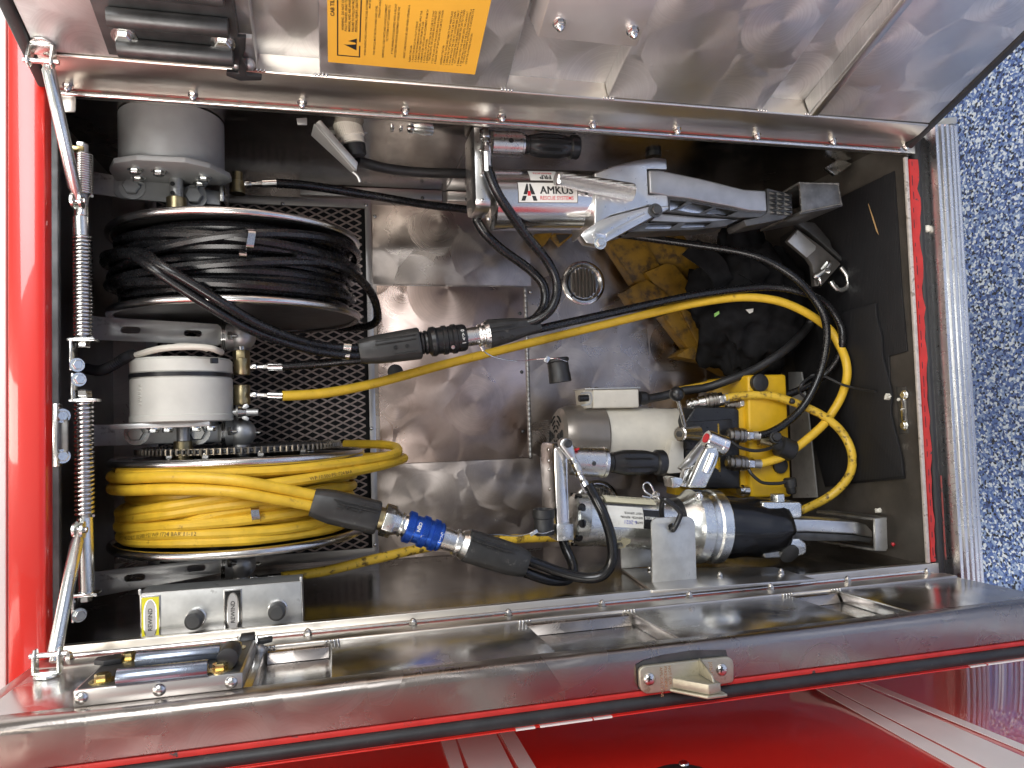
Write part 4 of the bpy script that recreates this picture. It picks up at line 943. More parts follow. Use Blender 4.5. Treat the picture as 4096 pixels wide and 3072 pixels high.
hose('long yellow hose sweeping from the lower brass swivel across the hatch to the pump', [(1130, 1584, .165), (1300, 1572, .18), (1500, 1533, .22), (1800, 1452, .28), (2100, 1377, .3), (2400, 1303, .29), (2696, 1231, .25), (2823, 1206, .24), (2949, 1190, .225), (3050, 1193, .21), (3139, 1212, .2), (3234, 1256, .195), (3316, 1316, .195), (3360, 1386, .195), (3383, 1443, .195), (3388, 1506, .195), (3367, 1582, .195), (3329, 1650, .195), (3285, 1707, .195), (3202, 1778, .2), (3126, 1829, .205), (3030, 1859, .21)], 1.1, M['yhose'])
hose('grimy yellow hose looping from the upper pump port behind the cutter to the lower reel', [(2900, 1593, .235), (2981, 1582, .225), (3076, 1582, .215), (3152, 1601, .21), (3234, 1633, .2), (3304, 1671, .19), (3367, 1728, .18), (3405, 1804, .18), (3405, 1880, .18), (3367, 1943, .185), (3304, 1994, .2), (3215, 2038, .23), (3050, 2110, .27), (2800, 2160, .3), (2500, 2150, .3), (2210, 2150, .28), (2000, 2160, .26), (1750, 2182, .24), (1500, 2236, .22), (1300, 2284, .21), (1125, 2308, .2)], 1.1, M['ydirty'])
hose('short black hose from the upper brass swivel into the black coupling', [(1130, 1466, .165), (1266, 1456, .165), (1400, 1443, .16), (1480, 1438, .16)], .95, M['bhose'])
tw = thing('twin_hose', 'pair of black hoses dropping from the black reel to the black coupling', 'hose', A(1100, 1330, .1))
def offreel(pre, pts, r, m_, t):
    cy = [cylpt(th, v, R) for th, v, R in pre]; mk('hose_tube', G().tube(catmull(cy+[place(*p) for p in pts], 8), r, 14), m_, t)
th0, v0 = on_cyl(560, 1010, .209)
offreel([(-2.2, v0-.03, .2), (-1.6, v0-.022, .204), (-1.1, v0-.012, .208)], [(560, 1010, on_cyl(560, 1010, .209) and cylpt(th0, v0, .209).z), (640, 1060, .022), (760, 1130, .02), (900, 1218, .03), (1050, 1305, .06), (1200, 1362, .10), (1330, 1388, .14), (1475, 1393, .16)], .0074, M['bhose'], tw)
th1, v1 = on_cyl(520, 1020, .209)
offreel([(-2.2, v1-.02, .2), (-1.6, v1-.014, .204), (-1.15, v1-.008, .208)], [(520, 1020, cylpt(th1, v1, .209).z), (600, 1066, .03), (700, 1136, .028), (850, 1232, .036), (1000, 1318, .06), (1200, 1388, .105), (1340, 1416, .14), (1475, 1424, .16)], .0074, M['bhose'], tw)
ribbon([A(1384, 1363, .155), A(1391, 1372, .142), A(1390, 1388, .139), A(1388, 1405, .143), A(1384, 1412, .15)], (1, .1, 0), .0125, .0016, 'hose_band', M['steel'], tw)
ribbon([A(1384, 1408, .15), A(1386, 1418, .14), A(1383, 1432, .142), A(1381, 1440, .152)], (1, .1, 0), .0115, .0016, 'hose_band', M['steel'], tw)
ty = thing('twin_hose', 'pair of yellow hoses from the yellow reel to the blue coupling', 'hose', A(1000, 1950, .04))
for y0, rest in ((1913, [(929, 1920, .022), (1105, 1950, .03), (1223, 1975, .042), (1310, 1992, .05)]), (1962, [(929, 1967, .022), (1105, 1997, .03), (1223, 2018, .042), (1300, 2034, .05)])):
    (ta, va), (tb_, vb2) = on_cyl(500, y0, .203), on_cyl(700, y0-6, .207)
    offreel([(-2.4, va, .19), (-1.8, va, .196), (-1.2, va, .2), (ta, va, .203), (tb_, vb2, .207)], rest, .0084, M['yhose'], ty)
ts = thing('twin_hose', 'pair of black hoses curving from the black coupling up to the spreader', 'hose', A(2150, 1100, .15))
for pp in ([(2110, 1292, .155), (2150, 1278, .15), (2200, 1240, .14), (2226, 1180, .135), (2222, 1115, .13), (2185, 1040, .12), (2110, 949, .10), (2040, 850, .075), (1985, 765, .06), (1955, 690, .052), (1950, 670, .052)], [(2110, 1290, .17), (2145, 1270, .175), (2178, 1215, .18), (2172, 1140, .18), (2110, 1072, .175), (2010, 1000, .165), (1945, 940, .155), (1912, 890, .15), (1905, 860, .15)]):
    mk('hose_tube', G().tube(hosepath(pp), .0086, 14), M['bhose'], ts)
tc = thing('twin_hose', 'pair of glossy black hoses from the blue coupling up to the cutter', 'hose', A(2300, 2290, .06))
for pp in ([(2060, 2222, .055), (2150, 2255, .055), (2250, 2292, .05), (2340, 2312, .04), (2410, 2300, .03), (2448, 2240, .025), (2444, 2150, .025), (2415, 2060, .03), (2380, 1990, .04), (2352, 1938, .045)], [(2055, 2268, .06), (2130, 2300, .06), (2210, 2322, .065), (2275, 2315, .075), (2292, 2265, .09), (2262, 2190, .11), (2245, 2130, .12)]):
    mk('hose_tube', G().tube(hosepath(pp), .0088, 14), M['gloss'], tc)
hose('thick black power cable from the ribbed plug along the upper wall', [(1425, 640, .14), (1470, 655, .16), (1560, 676, .18), (1700, 690, .2), (1880, 694, .22)], 1, M['rubber'], r=.0088, name='power_cable')
hose('black power cable from the motor junction box rising behind the hoses', [(2590, 1595, .3), (2660, 1582, .3), (2734, 1563, .29), (2823, 1551, .28), (2918, 1519, .26), (3012, 1481, .25), (3107, 1424, .24), (3171, 1373, .25), (3234, 1304, .28), (3250, 1250, .32)], 1, M['rubber'], r=.009, name='power_cable')
# ================================================================== couplings
def octboot(g, p0, p1, w0, w1, Nrm, taper=.0):
    """moulded boot: rounded-rectangle section swept between two places"""
    p0, p1 = vec(p0), vec(p1); T = (p1-p0).normalized(); N = vec(Nrm); N = (N-T*N.dot(T)).normalized(); B = T.cross(N); vs = []; fs = []; n = 16
    prof = [(-.004, .8), (0, .9), (.006, 1), (.45, 1), (.8, 1), (.97, 1), (1, .93)]
    L_ = (p1-p0).length
    for j, (f, k) in enumerate(prof):
        f_ = f if f > 0 else f; q = p0+T*(f_*L_ if j > 2 else f*3); ww = (w0+(w1-w0)*max(f, 0))*k
        for i in range(n):
            a = 2*math.pi*(i+.5)/n; c_, s_ = math.cos(a), math.sin(a); m = (abs(c_)**3.2+abs(s_)**3.2)**(-1/3.2)
            vs.append(q+(B*c_*ww+N*s_*ww*.82)*m)
    m_ = len(prof)
    for j in range(m_-1):
        for i in range(n): fs.append((j*n+i, j*n+(i+1) % n, (j+1)*n+(i+1) % n, (j+1)*n+i))
    fs += [tuple(range(n-1, -1, -1)), tuple((m_-1)*n+i for i in range(n))]
    return g.add(vs, fs)
def grip_holes(t, pts, d, r, off):
    for x, y in pts: mk('grip_hole', G().lathe(A(x, y, d-off), (0, 0, -1), [(0, r), (.0008, r*.95), (.0009, r*.5), (.0002, r*.3)], 14), M['void'], t)
def ridges(t, lines, d, off, mat_):
    for (a, b) in lines: mk('grip_rib', G().tube([A(*a, d-off), A((a[0]+b[0])/2, (a[1]+b[1])/2, d-off-.0004), A(*b, d-off)], .0011, 6), mat_, t)
dC = .16
k1 = thing('hose_coupling', 'black locking hose coupling with grey rubber boots across the hatch', 'coupling', A(1780, 1360, dC))
s_ = sc(A(1700, 1360, dC))
mk('rubber_boot', octboot(G(), A(1464, 1404, dC), A(1680, 1373, dC), 56*s_, 64*s_, (0, 0, 1)), M['boot'], k1, .0015)
mk('rubber_boot', octboot(G(), A(2134, 1303, dC), A(1948, 1337, dC), 38*s_, 60*s_, (0, 0, 1)), M['boot'], k1, .0015)
prof = [(0, 60), (.02, 92), (.06, 92), (.08, 78), (.1, 96), (.14, 98), (.16, 88), (.19, 98), (.22, 118), (.3, 122), (.34, 114), (.36, 108), (.46, 108), (.48, 118), (.56, 118), (.58, 108), (.66, 108), (.68, 118), (.76, 118), (.78, 110), (.9, 110), (.94, 108), (.98, 100), (1, 70)]
mk('locking_sleeve', plathe(A(1680, 1373, dC), A(1866, 1349, dC), prof, 40), M['plastic'], k1, sharp=25)
mk('nipple', plathe(A(1862, 1350, dC), A(1952, 1337, dC), [(0, 74), (.55, 74), (.57, 88), (.66, 92), (.72, 84), (.74, 76), (.8, 80), (.82, 100), (1, 116)], 40), M['alu'], k1, sharp=25)
mk('sleeve_pin', G().lathe(A(1812, 1388, dC-.021), (0, .5, -1), [(0, .0036), (.0016, .0034), (.0018, .001)], 14), M['alu'], k1)
grip_holes(k1, ((1582, 1389), (1629, 1383), (2010, 1352), (2050, 1346)), dC, .0034, .0245)
ridges(k1, (((1500, 1360), (1665, 1336)), ((1500, 1378), (1665, 1354)), ((1575, 1420), (1672, 1405)), ((1955, 1330), (2105, 1304)), ((1957, 1312), (2070, 1293)), ((1960, 1352), (2000, 1345))), dC, .0243, M['boot'])
g = G(); P_ = A(1846, 1352, dC); T = (A(1866, 1349, dC)-A(1680, 1373, dC)).normalized(); rS = 55.5*s_
def ring_text(P_, T, r):
    T = vec(T); N0 = V((0, 0, -1)); N0 = (N0-T*N0.dot(T)).normalized(); B0 = T.cross(N0); B0 = B0 if B0.y > 0 else -B0
    def mkf(a0, up=1):     # lettering read round the ring, letters upright along the axis
        return lambda x, y: P_-T*(-y)*up+(N0*math.cos(a0+x/r)+B0*math.sin(a0+x/r))*r
    return mkf
text(g, '0 <-> 1', ring_text(A(1838, 1353, dC), T, rS+.0004)(-.55), .0062, bold=.015); mk('sleeve_marking', g, M['whiteprint'], k1)
g = G(); text(g, '10K PSI', ring_text(A(1764, 1362, dC), T, rS+.0002)(.2), .0032, bold=.01); mk('sleeve_marking', g, M['greyprint'], k1)
dB = .05
k2 = thing('hose_coupling', 'blue locking hose coupling with grey rubber boots above the lower door', 'coupling', A(1690, 2130, dB))
s_ = sc(A(1700, 2130, dB))
mk('rubber_boot', octboot(G(), A(1280, 2016, dB), A(1513, 2072, dB), 66*s_, 66*s_, (0, 0, 1)), M['boot'], k2, .0015)
mk('rubber_boot', octboot(G(), A(2078, 2248, dB), A(1860, 2178, dB), 66*s_, 68*s_, (0, 0, 1)), M['boot'], k2, .0015)
a, b = A(1500, 2069, dB), A(1620, 2104, dB)
mk('thread_collar', plathe(A(1508, 2070, dB), A(1532, 2077, dB), [(0, 92), (1, 92)], 28), M['brass'], k2)
mk('coupling_hex', plathe(A(1530, 2076, dB), A(1575, 2089, dB), [(0, 120), (.06, 134), (.94, 134), (1, 124)], 6), M['zinc'], k2, .0012)
mk('coupling_neck', plathe(A(1574, 2088, dB), A(1625, 2104, dB), [(0, 112), (.5, 88), (.55, 98), (.68, 98), (.7, 82), (1, 96)], 36), M['zinc'], k2, sharp=25)
T = (A(1765, 2150, dB)-A(1625, 2104, dB)).normalized()
prof = [(0, 100), (.02, 122), (.2, 122), (.22, 110), (.4, 110), (.42, 122), (.58, 122), (.6, 110), (.7, 110), (.72, 120), (.86, 120), (.88, 112), (.96, 116), (1, 108)]
slv = mk('locking_sleeve', plathe(A(1622, 2103, dB), A(1765, 2150, dB), prof, 48), M['blue'], k2, sharp=25)
for f0, f1 in ((.03, .19), (.43, .57), (.73, .85)):   # knurled bands: a ring of fine teeth each
    g = G(); pa, pb = A(1622, 2103, dB), A(1765, 2150, dB); X, Y, Z = basis(pb-pa); R_ = 61.5*s_
    for i in range(72):
        an = 2*math.pi*i/72; rad = X*math.cos(an)+Y*math.sin(an); q = pa.lerp(pb, (f0+f1)/2)+rad*R_
        g.box(q, (f1-f0)*(pb-pa).length, R_*.05, .0016, X=Z, Y=Z.cross(rad), Z=rad)
    mk('knurled_band', g, M['blue'], slv)
mk('nipple', plathe(A(1762, 2149, dB), A(1862, 2180, dB), [(0, 84), (.03, 92), (.55, 86), (.57, 104), (.66, 106), (.68, 88), (.76, 90), (.8, 106), (1, 124)], 40), M['alu'], k2, sharp=25)
mk('sleeve_pin', G().lathe(A(1692, 2146, dB-.0215), (0, .4, -1), [(0, .0042), (.0016, .004), (.0018, .001)], 16), M['alu'], k2)
f = ring_text(A(1748, 2147, dB), T, 58.5*s_); g = G(); text(g, '0<--1', f(-.5), .0058, bold=.012); text(g, '10 102 1502', ring_text(A(1645, 2113, dB), T, 56*s_)(-.0), .0034, bold=.01); mk('sleeve_marking', g, M['whiteprint'], k2)
f = ring_text(A(1662, 2113, dB), T, 56*s_); g = G(); text(g, 'CEJN', f(-.62), .0048, bold=.03); mk('sleeve_logo', g, M['whiteprint'], k2)
grip_holes(k2, ((1386, 2027), (1437, 2040), (1933, 2173), (1982, 2189)), dB, .0036, .0265)
ridges(k2, (((1335, 1997), (1525, 2040)), ((1350, 2012), (1515, 2052)), ((1345, 2030), (1372, 2036)), ((1400, 2036), (1424, 2042)), ((1880, 2140), (2075, 2200)), ((1885, 2158), (2060, 2212)), ((1948, 2186), (1968, 2193)), ((1996, 2196), (2030, 2208))), dB, .0262, M['boot'])
def ftext(g, s, p0, p1, d, off, cap, flip=False):
    a, b = A(*p0, d-off), A(*p1, d-off); X = (b-a).normalized(); Y = V((0, 0, 1)).cross(X); Y = -Y if Y.y > 0 else Y
    if flip: text(g, s, flat(b, -X, -Y), cap, bold=.03)
    else: text(g, s, flat(a, X, Y), cap, bold=.03)
g = G(); ftext(g, 'AMKUS', (1360, 1985), (1520, 2018), dB, .0268, .0058, True); ftext(g, 'AMKUS', (1890, 2140), (2040, 2186), dB, .0268, .0058, True); mk('boot_lettering', g, M['rubber'], k2)
# dust caps on wire lanyards
def dustcap(label, x0, y0, x1, y1, wpx, d, open_end, wire):
    t = thing('dust_cap', label, 'dust cap', A(x1, y1, d)); a, b = A(x0, y0, d), A(x1, y1, d)
    mk('cap_body', plathe(a, b, [(0, wpx*.9), (.04, wpx*1.0), (.14, wpx*1.02), (.18, wpx*.92), (.6, wpx*.93), (.64, wpx*.96), (.98, wpx*.98), (1, wpx*.9), (1, wpx*.68), (.86, wpx*.64), (.86, 1)] if open_end > 0 else [(.14, 1), (.14, wpx*.64), (0, wpx*.68), (0, wpx*.92), (.02, wpx*1.0), (.34, wpx*1.0), (.37, wpx*.9), (.75, wpx*.92), (.85, wpx*1.0), (1, wpx*.94)], 36), M['rubber'], t, sharp=30)
    mk('lanyard_wire', G().tube(hosepath(wire, 8), .0011, 6), M['steel'], t)
    q = wire[0]; mk('wire_ferrule', G().cyl(A(q[0]-2, q[1]-2, q[2]), A(q[0]+8, q[1]+16, q[2]), .0032, seg=10), M['alu'], t)
    return t
t = dustcap('black rubber dust cap hanging on a wire from the black coupling', 2228, 1432, 2242, 1530, 92, .2, 1, [(1926, 1388, .15), (1945, 1412, .15), (1990, 1432, .16), (2070, 1444, .18), (2140, 1437, .18), (2190, 1434, .172), (2230, 1434, .168), (2268, 1446, .176)])
mk('wire_clamp', G().box(A(2188, 1438, .17), .008, .012, .004, X=V((1, .7, 0)).normalized(), Y=V((-.7, 1, 0)).normalized()), M['alu'], t, .0006)
t = dustcap('black rubber dust cap hanging on a wire beside the cutter end plate', 2174, 2035, 2176, 2138, 88, .09, -1, [(1925, 2140, .07), (1990, 2138, .07), (2060, 2144, .07), (2110, 2136, .066), (2135, 2130, .064), (2175, 2133, .062), (2215, 2122, .07)])
mk('wire_clamp', G().box(A(2135, 2131, .062), .014, .006, .004, X=V((1, -.5, 0)).normalized(), Y=V((.5, 1, 0)).normalized()), M['alu'], t, .0006)
# ================================================================== spreader tool
dS = .12
sp_ = thing('hydraulic_spreader', 'bright aluminium hydraulic spreader tool hanging in the upper half', 'rescue tool', A(3050, 800, dS))
ax0, ax1 = A(1962, 800, dS), A(2385, 803, dS); rb = 120*sc(ax0)
mk('cylinder', G().lathe(ax0, ax1-ax0, [(0, rb-.003), (.002, rb), ((ax1-ax0).length, rb)], 64), M['polish'], sp_)
def rbox(x0, x1, y0, y1, d0, d1, mat_, name, parent, bev=.004):
    p0, p1 = A(x0, y0, d0), A(x1, y1, d0); return mk(name, G().bb(p0.x, p1.x, p0.y, p1.y, d0, d1), mat_, parent, bev, segs=3)
hp = mk('end_plate', G().prism([(A(1906, 800, .07).x, v_, d_) for v_, d_ in [(A(1930, 525, .1).y+a, .075+b) for a, b in ((0, .005), (.004, 0), (.125, 0), (.136, .006), (.142, .02), (.142, .06), (.136, .078), (.12, .085), (.004, .085), (0, .08))]], (A(1968, 800, .07).x-A(1906, 800, .07).x, 0, 0)), M['cast'], sp_, .002)
for x, y in ((1935, 560), (1925, 600), (1928, 700), (1930, 800), (1955, 876)): inst('screw', SCREW, hp, A(x, y, .0745), scale=.7)
mk('hose_stem', G().cyl(A(1942, 520, .052), A(1946, 570, .052), .008, seg=16), M['steel'], sp_)
fitting(sp_, A(1940, 515, .052), A(1948, 690, .052), 44)
mk('grip_collar', plathe(A(1965, 573, .1), A(2092, 578, .1), [(0, 98), (.92, 98), (.94, 92), (1, 90)], 40), M['alu'], sp_)
mk('collar_port', G().lathe(A(2045, 562, .078), (0, -.2, -1), [(0, .0045), (.0006, .0045), (.0007, .002)], 14), M['void'], sp_)
def grip(t, p0, p1, wpx):
    p0, p1 = vec(p0), vec(p1); T = p1-p0; L_ = T.length; X, Y, Z = basis(T); s2 = sc(p0)*wpx/2; n = 48; vs = []; fs = []
    prof = [(0, .78, 0), (.04, .8, 0), (.05, .72, 0), (.09, .72, 0), (.1, .8, 0), (.15, .82, .0), (.22, .92, .4), (.32, .99, 1), (.5, 1.0, 1), (.65, .98, 1), (.74, .9, .4), (.8, .84, 0), (.83, .82, 0), (.84, .9, 0), (.86, 1.0, 0), (.97, 1.0, 0), (1, .9, 0)]
    for f_, k_, gr in prof:
        for i in range(n):
            a = 2*math.pi*i/n; fl = 1-.17*gr*max(0, math.cos(a*6))**1.5
            vs.append(p0+Z*f_*L_+(X*math.cos(a)+Y*math.sin(a))*s2*k_*fl)
    for j in range(len(prof)-1):
        for i in range(n): fs.append((j*n+i, j*n+(i+1) % n, (j+1)*n+(i+1) % n, (j+1)*n+i))
    fs += [tuple(range(n-1, -1, -1)), tuple((len(prof)-1)*n+i for i in range(n))]
    return mk('control_grip', G().add(vs, fs), M['plastic'], t)
grip(sp_, A(2092, 578, .1), A(2312, 590, .1), 96)
# yoke
yk = [(2378, 690), (2450, 662), (2545, 640), (2616, 628), (2668, 634), (2671, 678), (2590, 675), (2594, 777), (2671, 775), (2677, 820), (2670, 832), (2589, 824), (2445, 862), (2378, 905)]
mk('yoke', pprism(yk, .062, .185), M['cast'], sp_, .004, segs=3)
ck = [(2677, 822), (2677, 836), (2640, 852), (2432, 966), (2400, 982), (2345, 972), (2322, 940), (2340, 920), (2400, 880), (2445, 864), (2589, 826)]
gv = [(2392, 950), (2360, 932), (2380, 915), (2550, 838), (2588, 852), (2440, 935)]
mk('yoke_cheek', pprism(ck, .058, .082), M['cast'], sp_, .003)
mk('cheek_slot', pprism([(2420, 936), (2372, 930), (2388, 906), (2540, 846), (2578, 850), (2440, 924)], .0574, .059), M['cast'], sp_, .0005)
mk('cheek_rib', G().prism([A(2424, 934, .0572), A(2442, 922, .0572), A(2578, 852, .0572), A(2590, 858, .0572), A(2446, 940, .0572), A(2424, 950, .0572)], (0, 0, .002)), M['cast'], sp_, .0008)
mk('cheek_scoop', pprism([(2366, 936), (2384, 928), (2424, 936), (2424, 950), (2400, 958), (2376, 952)], .0571, .059), M['polish'], sp_, .001)
inst('bolt', hexmesh('bolt', M['dark'], .0085, .005, .0125), sp_, A(2622, 842, .056), scale=1); inst('bolt', bpy.data.meshes['bolt'], sp_, A(2400, 972, .056), scale=.9)
mk('knurled_handle', plathe(A(2228, 714, .045), A(2530, 770, .05), [(0, 52), (.02, 60), (.97, 74), (1, 70)], 40), M['knurl'], sp_)
mk('handle_cap', plathe(A(2222, 713, .0448), A(2232, 715, .0452), [(0, 48), (.5, 56), (1, 58)], 32), M['cast'], sp_); mk('cap_screw', G().lathe(A(2236, 728, .036), (-.4, 0, -1), [(0, .003), (.001, .003), (.0011, .001)], 10), M['steel'], sp_)
inst('screw', DSCREW, sp_, A(2345, 774, dS-rb+.0006), scale=.8)
# arms with milled pockets
a1 = [(2596, 680), (2640, 680), (2797, 712), (2978, 757), (3064, 762), (3069, 845), (2996, 841), (2933, 827), (2752, 793), (2671, 784), (2634, 775), (2600, 771)]
arm = mk('spreader_arm', pprism(a1, .06, .115), M['armgrey'], sp_, .003, segs=3)
fl = [(2650, 780), (2752, 795), (2933, 829), (3072, 848), (3046, 868), (2956, 870), (2797, 859), (2660, 845)]
ho = [[(2680, 800), (2748, 806), (2722, 825), (2680, 842)], [(2702, 838), (2770, 812), (2852, 828), (2790, 855)], [(2818, 852), (2868, 832), (2952, 846), (2902, 865)]]
mk('arm_web', pprism(fl, .07, .1, ho), M['dark'], arm, .0015)
mk('arm_pocket', pprism([(2680, 798), (2930, 830), (2955, 862), (2680, 846)], .088, .096), M['polish'], arm)
b1 = [(2600, 884), (2640, 853), (2800, 868), (2950, 878), (2760, 890)]
arm2 = mk('spreader_arm', pprism(b1, .078, .13), M['armgrey'], sp_, .002)
b2 = [(2520, 927), (2580, 892), (2760, 889), (2955, 879), (2900, 905), (2780, 918)]
mk('arm_web', pprism(b2, .074, .12, [[(2580, 914), (2598, 896), (2715, 892), (2680, 914)], [(2722, 910), (2744, 893), (2850, 889), (2818, 907)]]), M['dark'], arm2, .0015)
mk('arm_pocket', pprism([(2560, 917), (2600, 892), (2870, 886), (2820, 911)], .088, .1), M['polish'], arm2)
# serrated tip
tip = mk('spreader_tip', pprism([(3068, 752), (3165, 775), (3172, 855), (3130, 878), (2985, 905), (2975, 880), (3045, 866), (3070, 848)], .068, .13), M['dark'], sp_, .002)
for r_ in range(5):
    for c_ in range(3):
        x, y = 3092+c_*30, 772+r_*19+c_*3; p_ = [A(x-15, y-7, .068), A(x+15, y-3, .068), A(x+15, y+9, .068), A(x-15, y+6, .068)]
        pk = A(x+8, y+4, .06); mk('tip_tooth', G().add(p_+[pk], [(0, 1, 4), (1, 2, 4), (2, 3, 4), (3, 0, 4), (3, 2, 1, 0)]), M['dark'], tip)
# labels wrapped on the cylinder
def cyllabel(axis0, axisT, r, x0, y0, x1, y1, lift):
    """map: (x along +u from left edge, y up) of a label seen at that photo box, bent round the cylinder"""
    T = vec(axisT).normalized(); N0 = V((0, 0, -1)); N0 = (N0-T*N0.dot(T)).normalized(); B0 = T.cross(N0); B0 = -B0 if B0.y > 0 else B0
    def hit(x, y):
        d = ray(x, y); oc_ = CAMC-axis0; dp = d-T*d.dot(T); op = oc_-T*oc_.dot(T)
        a, b, c = dp.dot(dp), 2*dp.dot(op), op.dot(op)-r*r; q = max(b*b-4*a*c, 0); tt = (-b-math.sqrt(q))/(2*a); P_ = CAMC+d*tt; rel = P_-axis0
        return rel.dot(T), math.atan2(rel.dot(B0), rel.dot(N0))
    s0, p0 = hit(x0, (y0+y1)/2); s1, _ = hit(x1, (y0+y1)/2); _, pt = hit((x0+x1)/2, y0); _, pb_ = hit((x0+x1)/2, y1)
    def fn(x, y, k=1.0): an = pb_+y/r; return axis0+T*(s0+x)+(N0*math.cos(an)+B0*math.sin(an))*(r+lift*k)
    return fn, s1-s0, (pt-pb_)*r
def patch(fn, wd_, ht_, lift, n=14, m=4, x0=0, y0=0):
    g = G(); vs = []; fs = []
    for j in range(n+1):
        for i in range(m+1): vs.append(fn(x0+wd_*i/m, y0+ht_*j/n, lift))
    for j in range(n):
        for i in range(m): fs.append((j*(m+1)+i, j*(m+1)+i+1, (j+1)*(m+1)+i+1, (j+1)*(m+1)+i))
    return g.add(vs, fs)
axT = ax1-ax0
fn, lw, lh = cyllabel(ax0, axT, rb, 2072, 730, 2311, 812, .0003)
lb = mk('maker_label', patch(fn, lw, lh, 1), M['labelk'], sp_)
mk('label_face', patch(fn, lw-.0022, lh-.0022, 2, x0=.0011, y0=.0011), M['labelw'], lb)
f3 = lambda x, y: fn(x, y, 3.2)
g = G()
for q_, dx in enumerate((-.0005, -.00025, 0, .00025, .0005)): text(g, 'AMKUS', (lambda k_, dx: lambda x, y: fn(x+lw*.365+dx, y+lh*.42, 3+.4*k_))(q_, dx), lh*.36, width=lw*.55)
LG = lambda x, y: f3((.05+.265*x)*lw, (.1+.8*y)*lh)
def strip(g, xl, xr, y0, y1, mir=True, n_=10):
    for i in range(n_):
        a_, b_ = y0+(y1-y0)*i/n_, y0+(y1-y0)*(i+1)/n_; q = [(xl(a_), a_), (xr(a_), a_), (xr(b_), b_), (xl(b_), b_)]
        g.add([LG(*p_) for p_ in q], [(0, 1, 2, 3)])
        if mir: g.add([LG(1-p_[0], p_[1]) for p_ in q], [(3, 2, 1, 0)])
ol, il = (lambda y: .37*y), (lambda y: min(.24+.347*y, .455))
strip(g, ol, il, 0, .28); strip(g, ol, il, .36, 1)
mk('label_lettering', g, M['print'], lb)
g = G(); text(g, 'RESCUE SYSTEMS', lambda x, y: f3(x+lw*.365, y+lh*.15), lh*.17, width=lw*.56, bold=.008); strip(g, lambda y: .395+.09*(y-.28), lambda y: .605-.09*(y-.28), .28, .56, False)
mk('label_lettering', g, M['redprint'], lb)
fn2, lw2, lh2 = cyllabel(ax0, axT, rb, 2118, 686, 2230, 722, .0003)
l2 = mk('dealer_label', patch(fn2, lw2, lh2, 1), M['labelw'], sp_); g = G(); text(g, 'FRP', lambda x, y: fn2(lw2*.75-x, lh2*.45-y, 2.2), lh2*.35, bold=.03); mk('label_lettering', g, M['print'], l2)
g = G(); text(g, 'PRODUCTS', lambda x, y: fn2(lw2*.8-x, lh2*.75-y, 2.2), lh2*.17, bold=.02); g.lathe(fn2(lw2*.93, lh2*.25, 1.5), (0, -.6, -1), [(0, .004), (.0004, .004)], 14); mk('label_lettering', g, M['redprint'], l2)
# tip pocket: welded square tube
tp = thing('tool_pocket', 'welded square steel tube holding the spreader tips', 'holder', A(3290, 790, .12))
ff = [A(3199, 731, .062), A(3353, 735, .062), A(3366, 815, .062), A(3208, 846, .062)]
outer_ = [q for q in ff]
mk('pocket_face', G().prism(ff, (0, 0, .006)), M['weld'], tp, .0015)
c_ = sum(ff, V())/4
lp = [ff[0]+V((-.002, -.002, .004)), ff[1]+V((.004, -.002, .004)), ff[2]+V((.006, .003, .004)), ff[3]+V((-.002, .004, .004))]
mk('pocket_wall', G().prism([lp[0], lp[1], lp[1]+V((0, .005, 0)), lp[0]+V((0, .005, 0))], (0, .006, .13)), M['weld'], tp, .001)
mk('pocket_wall', G().prism([lp[3], lp[2], lp[2]+V((0, -.005, 0)), lp[3]+V((0, -.005, 0))], (0, .0, .13)), M['weld'], tp, .001)
mk('pocket_wall', G().prism([lp[1]+V((0, .005, 0)), lp[2]+V((0, -.005, 0)), lp[2]+V((-.005, -.005, 0)), lp[1]+V((-.005, .005, 0))], (0, .0, .13)), M['weld'], tp, .001)
g = G()
for a, b, n_ in ((ff[0], ff[1], 22), (ff[1], ff[2], 12), (ff[3], ff[2], 26), (ff[0], ff[3], 5)):
    for i in range(n_):
        q = a.lerp(b, i/(n_-1)); g.sphere(q+V((0, 0, .001)), .0022*random.uniform(.7, 1.2), 7, 5)
mk('weld_bead', g, M['weld'], tp, sharp=80)
# ================================================================== cutter tool
dK = .13
ct = thing('hydraulic_cutter', 'zinc-plated hydraulic cutter tool with black boot hanging in the lower half', 'rescue tool', A(3100, 2110, dK))
c0, c1 = A(2282, 2076, dK), A(2700, 2103, dK); cT = c1-c0; rk = 101*sc(c0)
mk('cylinder', plathe(c0, c1, [(0, 180), (.015, 206), (.11, 212), (.115, 208), (.17, 206), (.2, 200), (.98, 203), (1, 203)], 56), M['zinc'], ct, sharp=25)
g = G()
for i in range(10):
    a = 2*math.pi*i/10+.35; X, Y, Z = basis(cT); rad = X*math.cos(a)+Y*math.sin(a); q = c0+cT*.035+rad*(rk+.0002)
    mk('cap_notch', G().lathe(q, rad, [(-.004, .0075), (.0008, .0075), (.0014, .006)], 18), M['gloss'], ct)
px0 = A(2216, 1900, .09).x
ep = mk('end_plate', G().prism([(px0, A(2240, y, .1).y, d_) for y, d_ in ((1772, .1), (1790, .085), (2130, .085), (2152, .1), (2152, .16), (2130, .172), (1790, .172), (1772, .16))], (.0245, 0, 0)), M['polish'], ct, .004, segs=3)
for y in (1800, 1845, 1880, 1960, 2040): inst('screw', SCREW, ep, V((px0, A(2222, y, .1).y, .12)), (-1, 0, 0), scale=.8)
q = A(2285, 2120, .084); mk('end_block', G().bb(px0-.002, px0+.028, A(2240, 2090, .1).y, A(2240, 2156, .1).y, .078, .175), M['alu'], ct, .002)
mk('grip_collar', plathe(A(2272, 1843, .12), A(2420, 1850, .12), [(0, 112), (.9, 120), (.91, 126), (1, 122)], 44), M['alu'], ct, sharp=25)
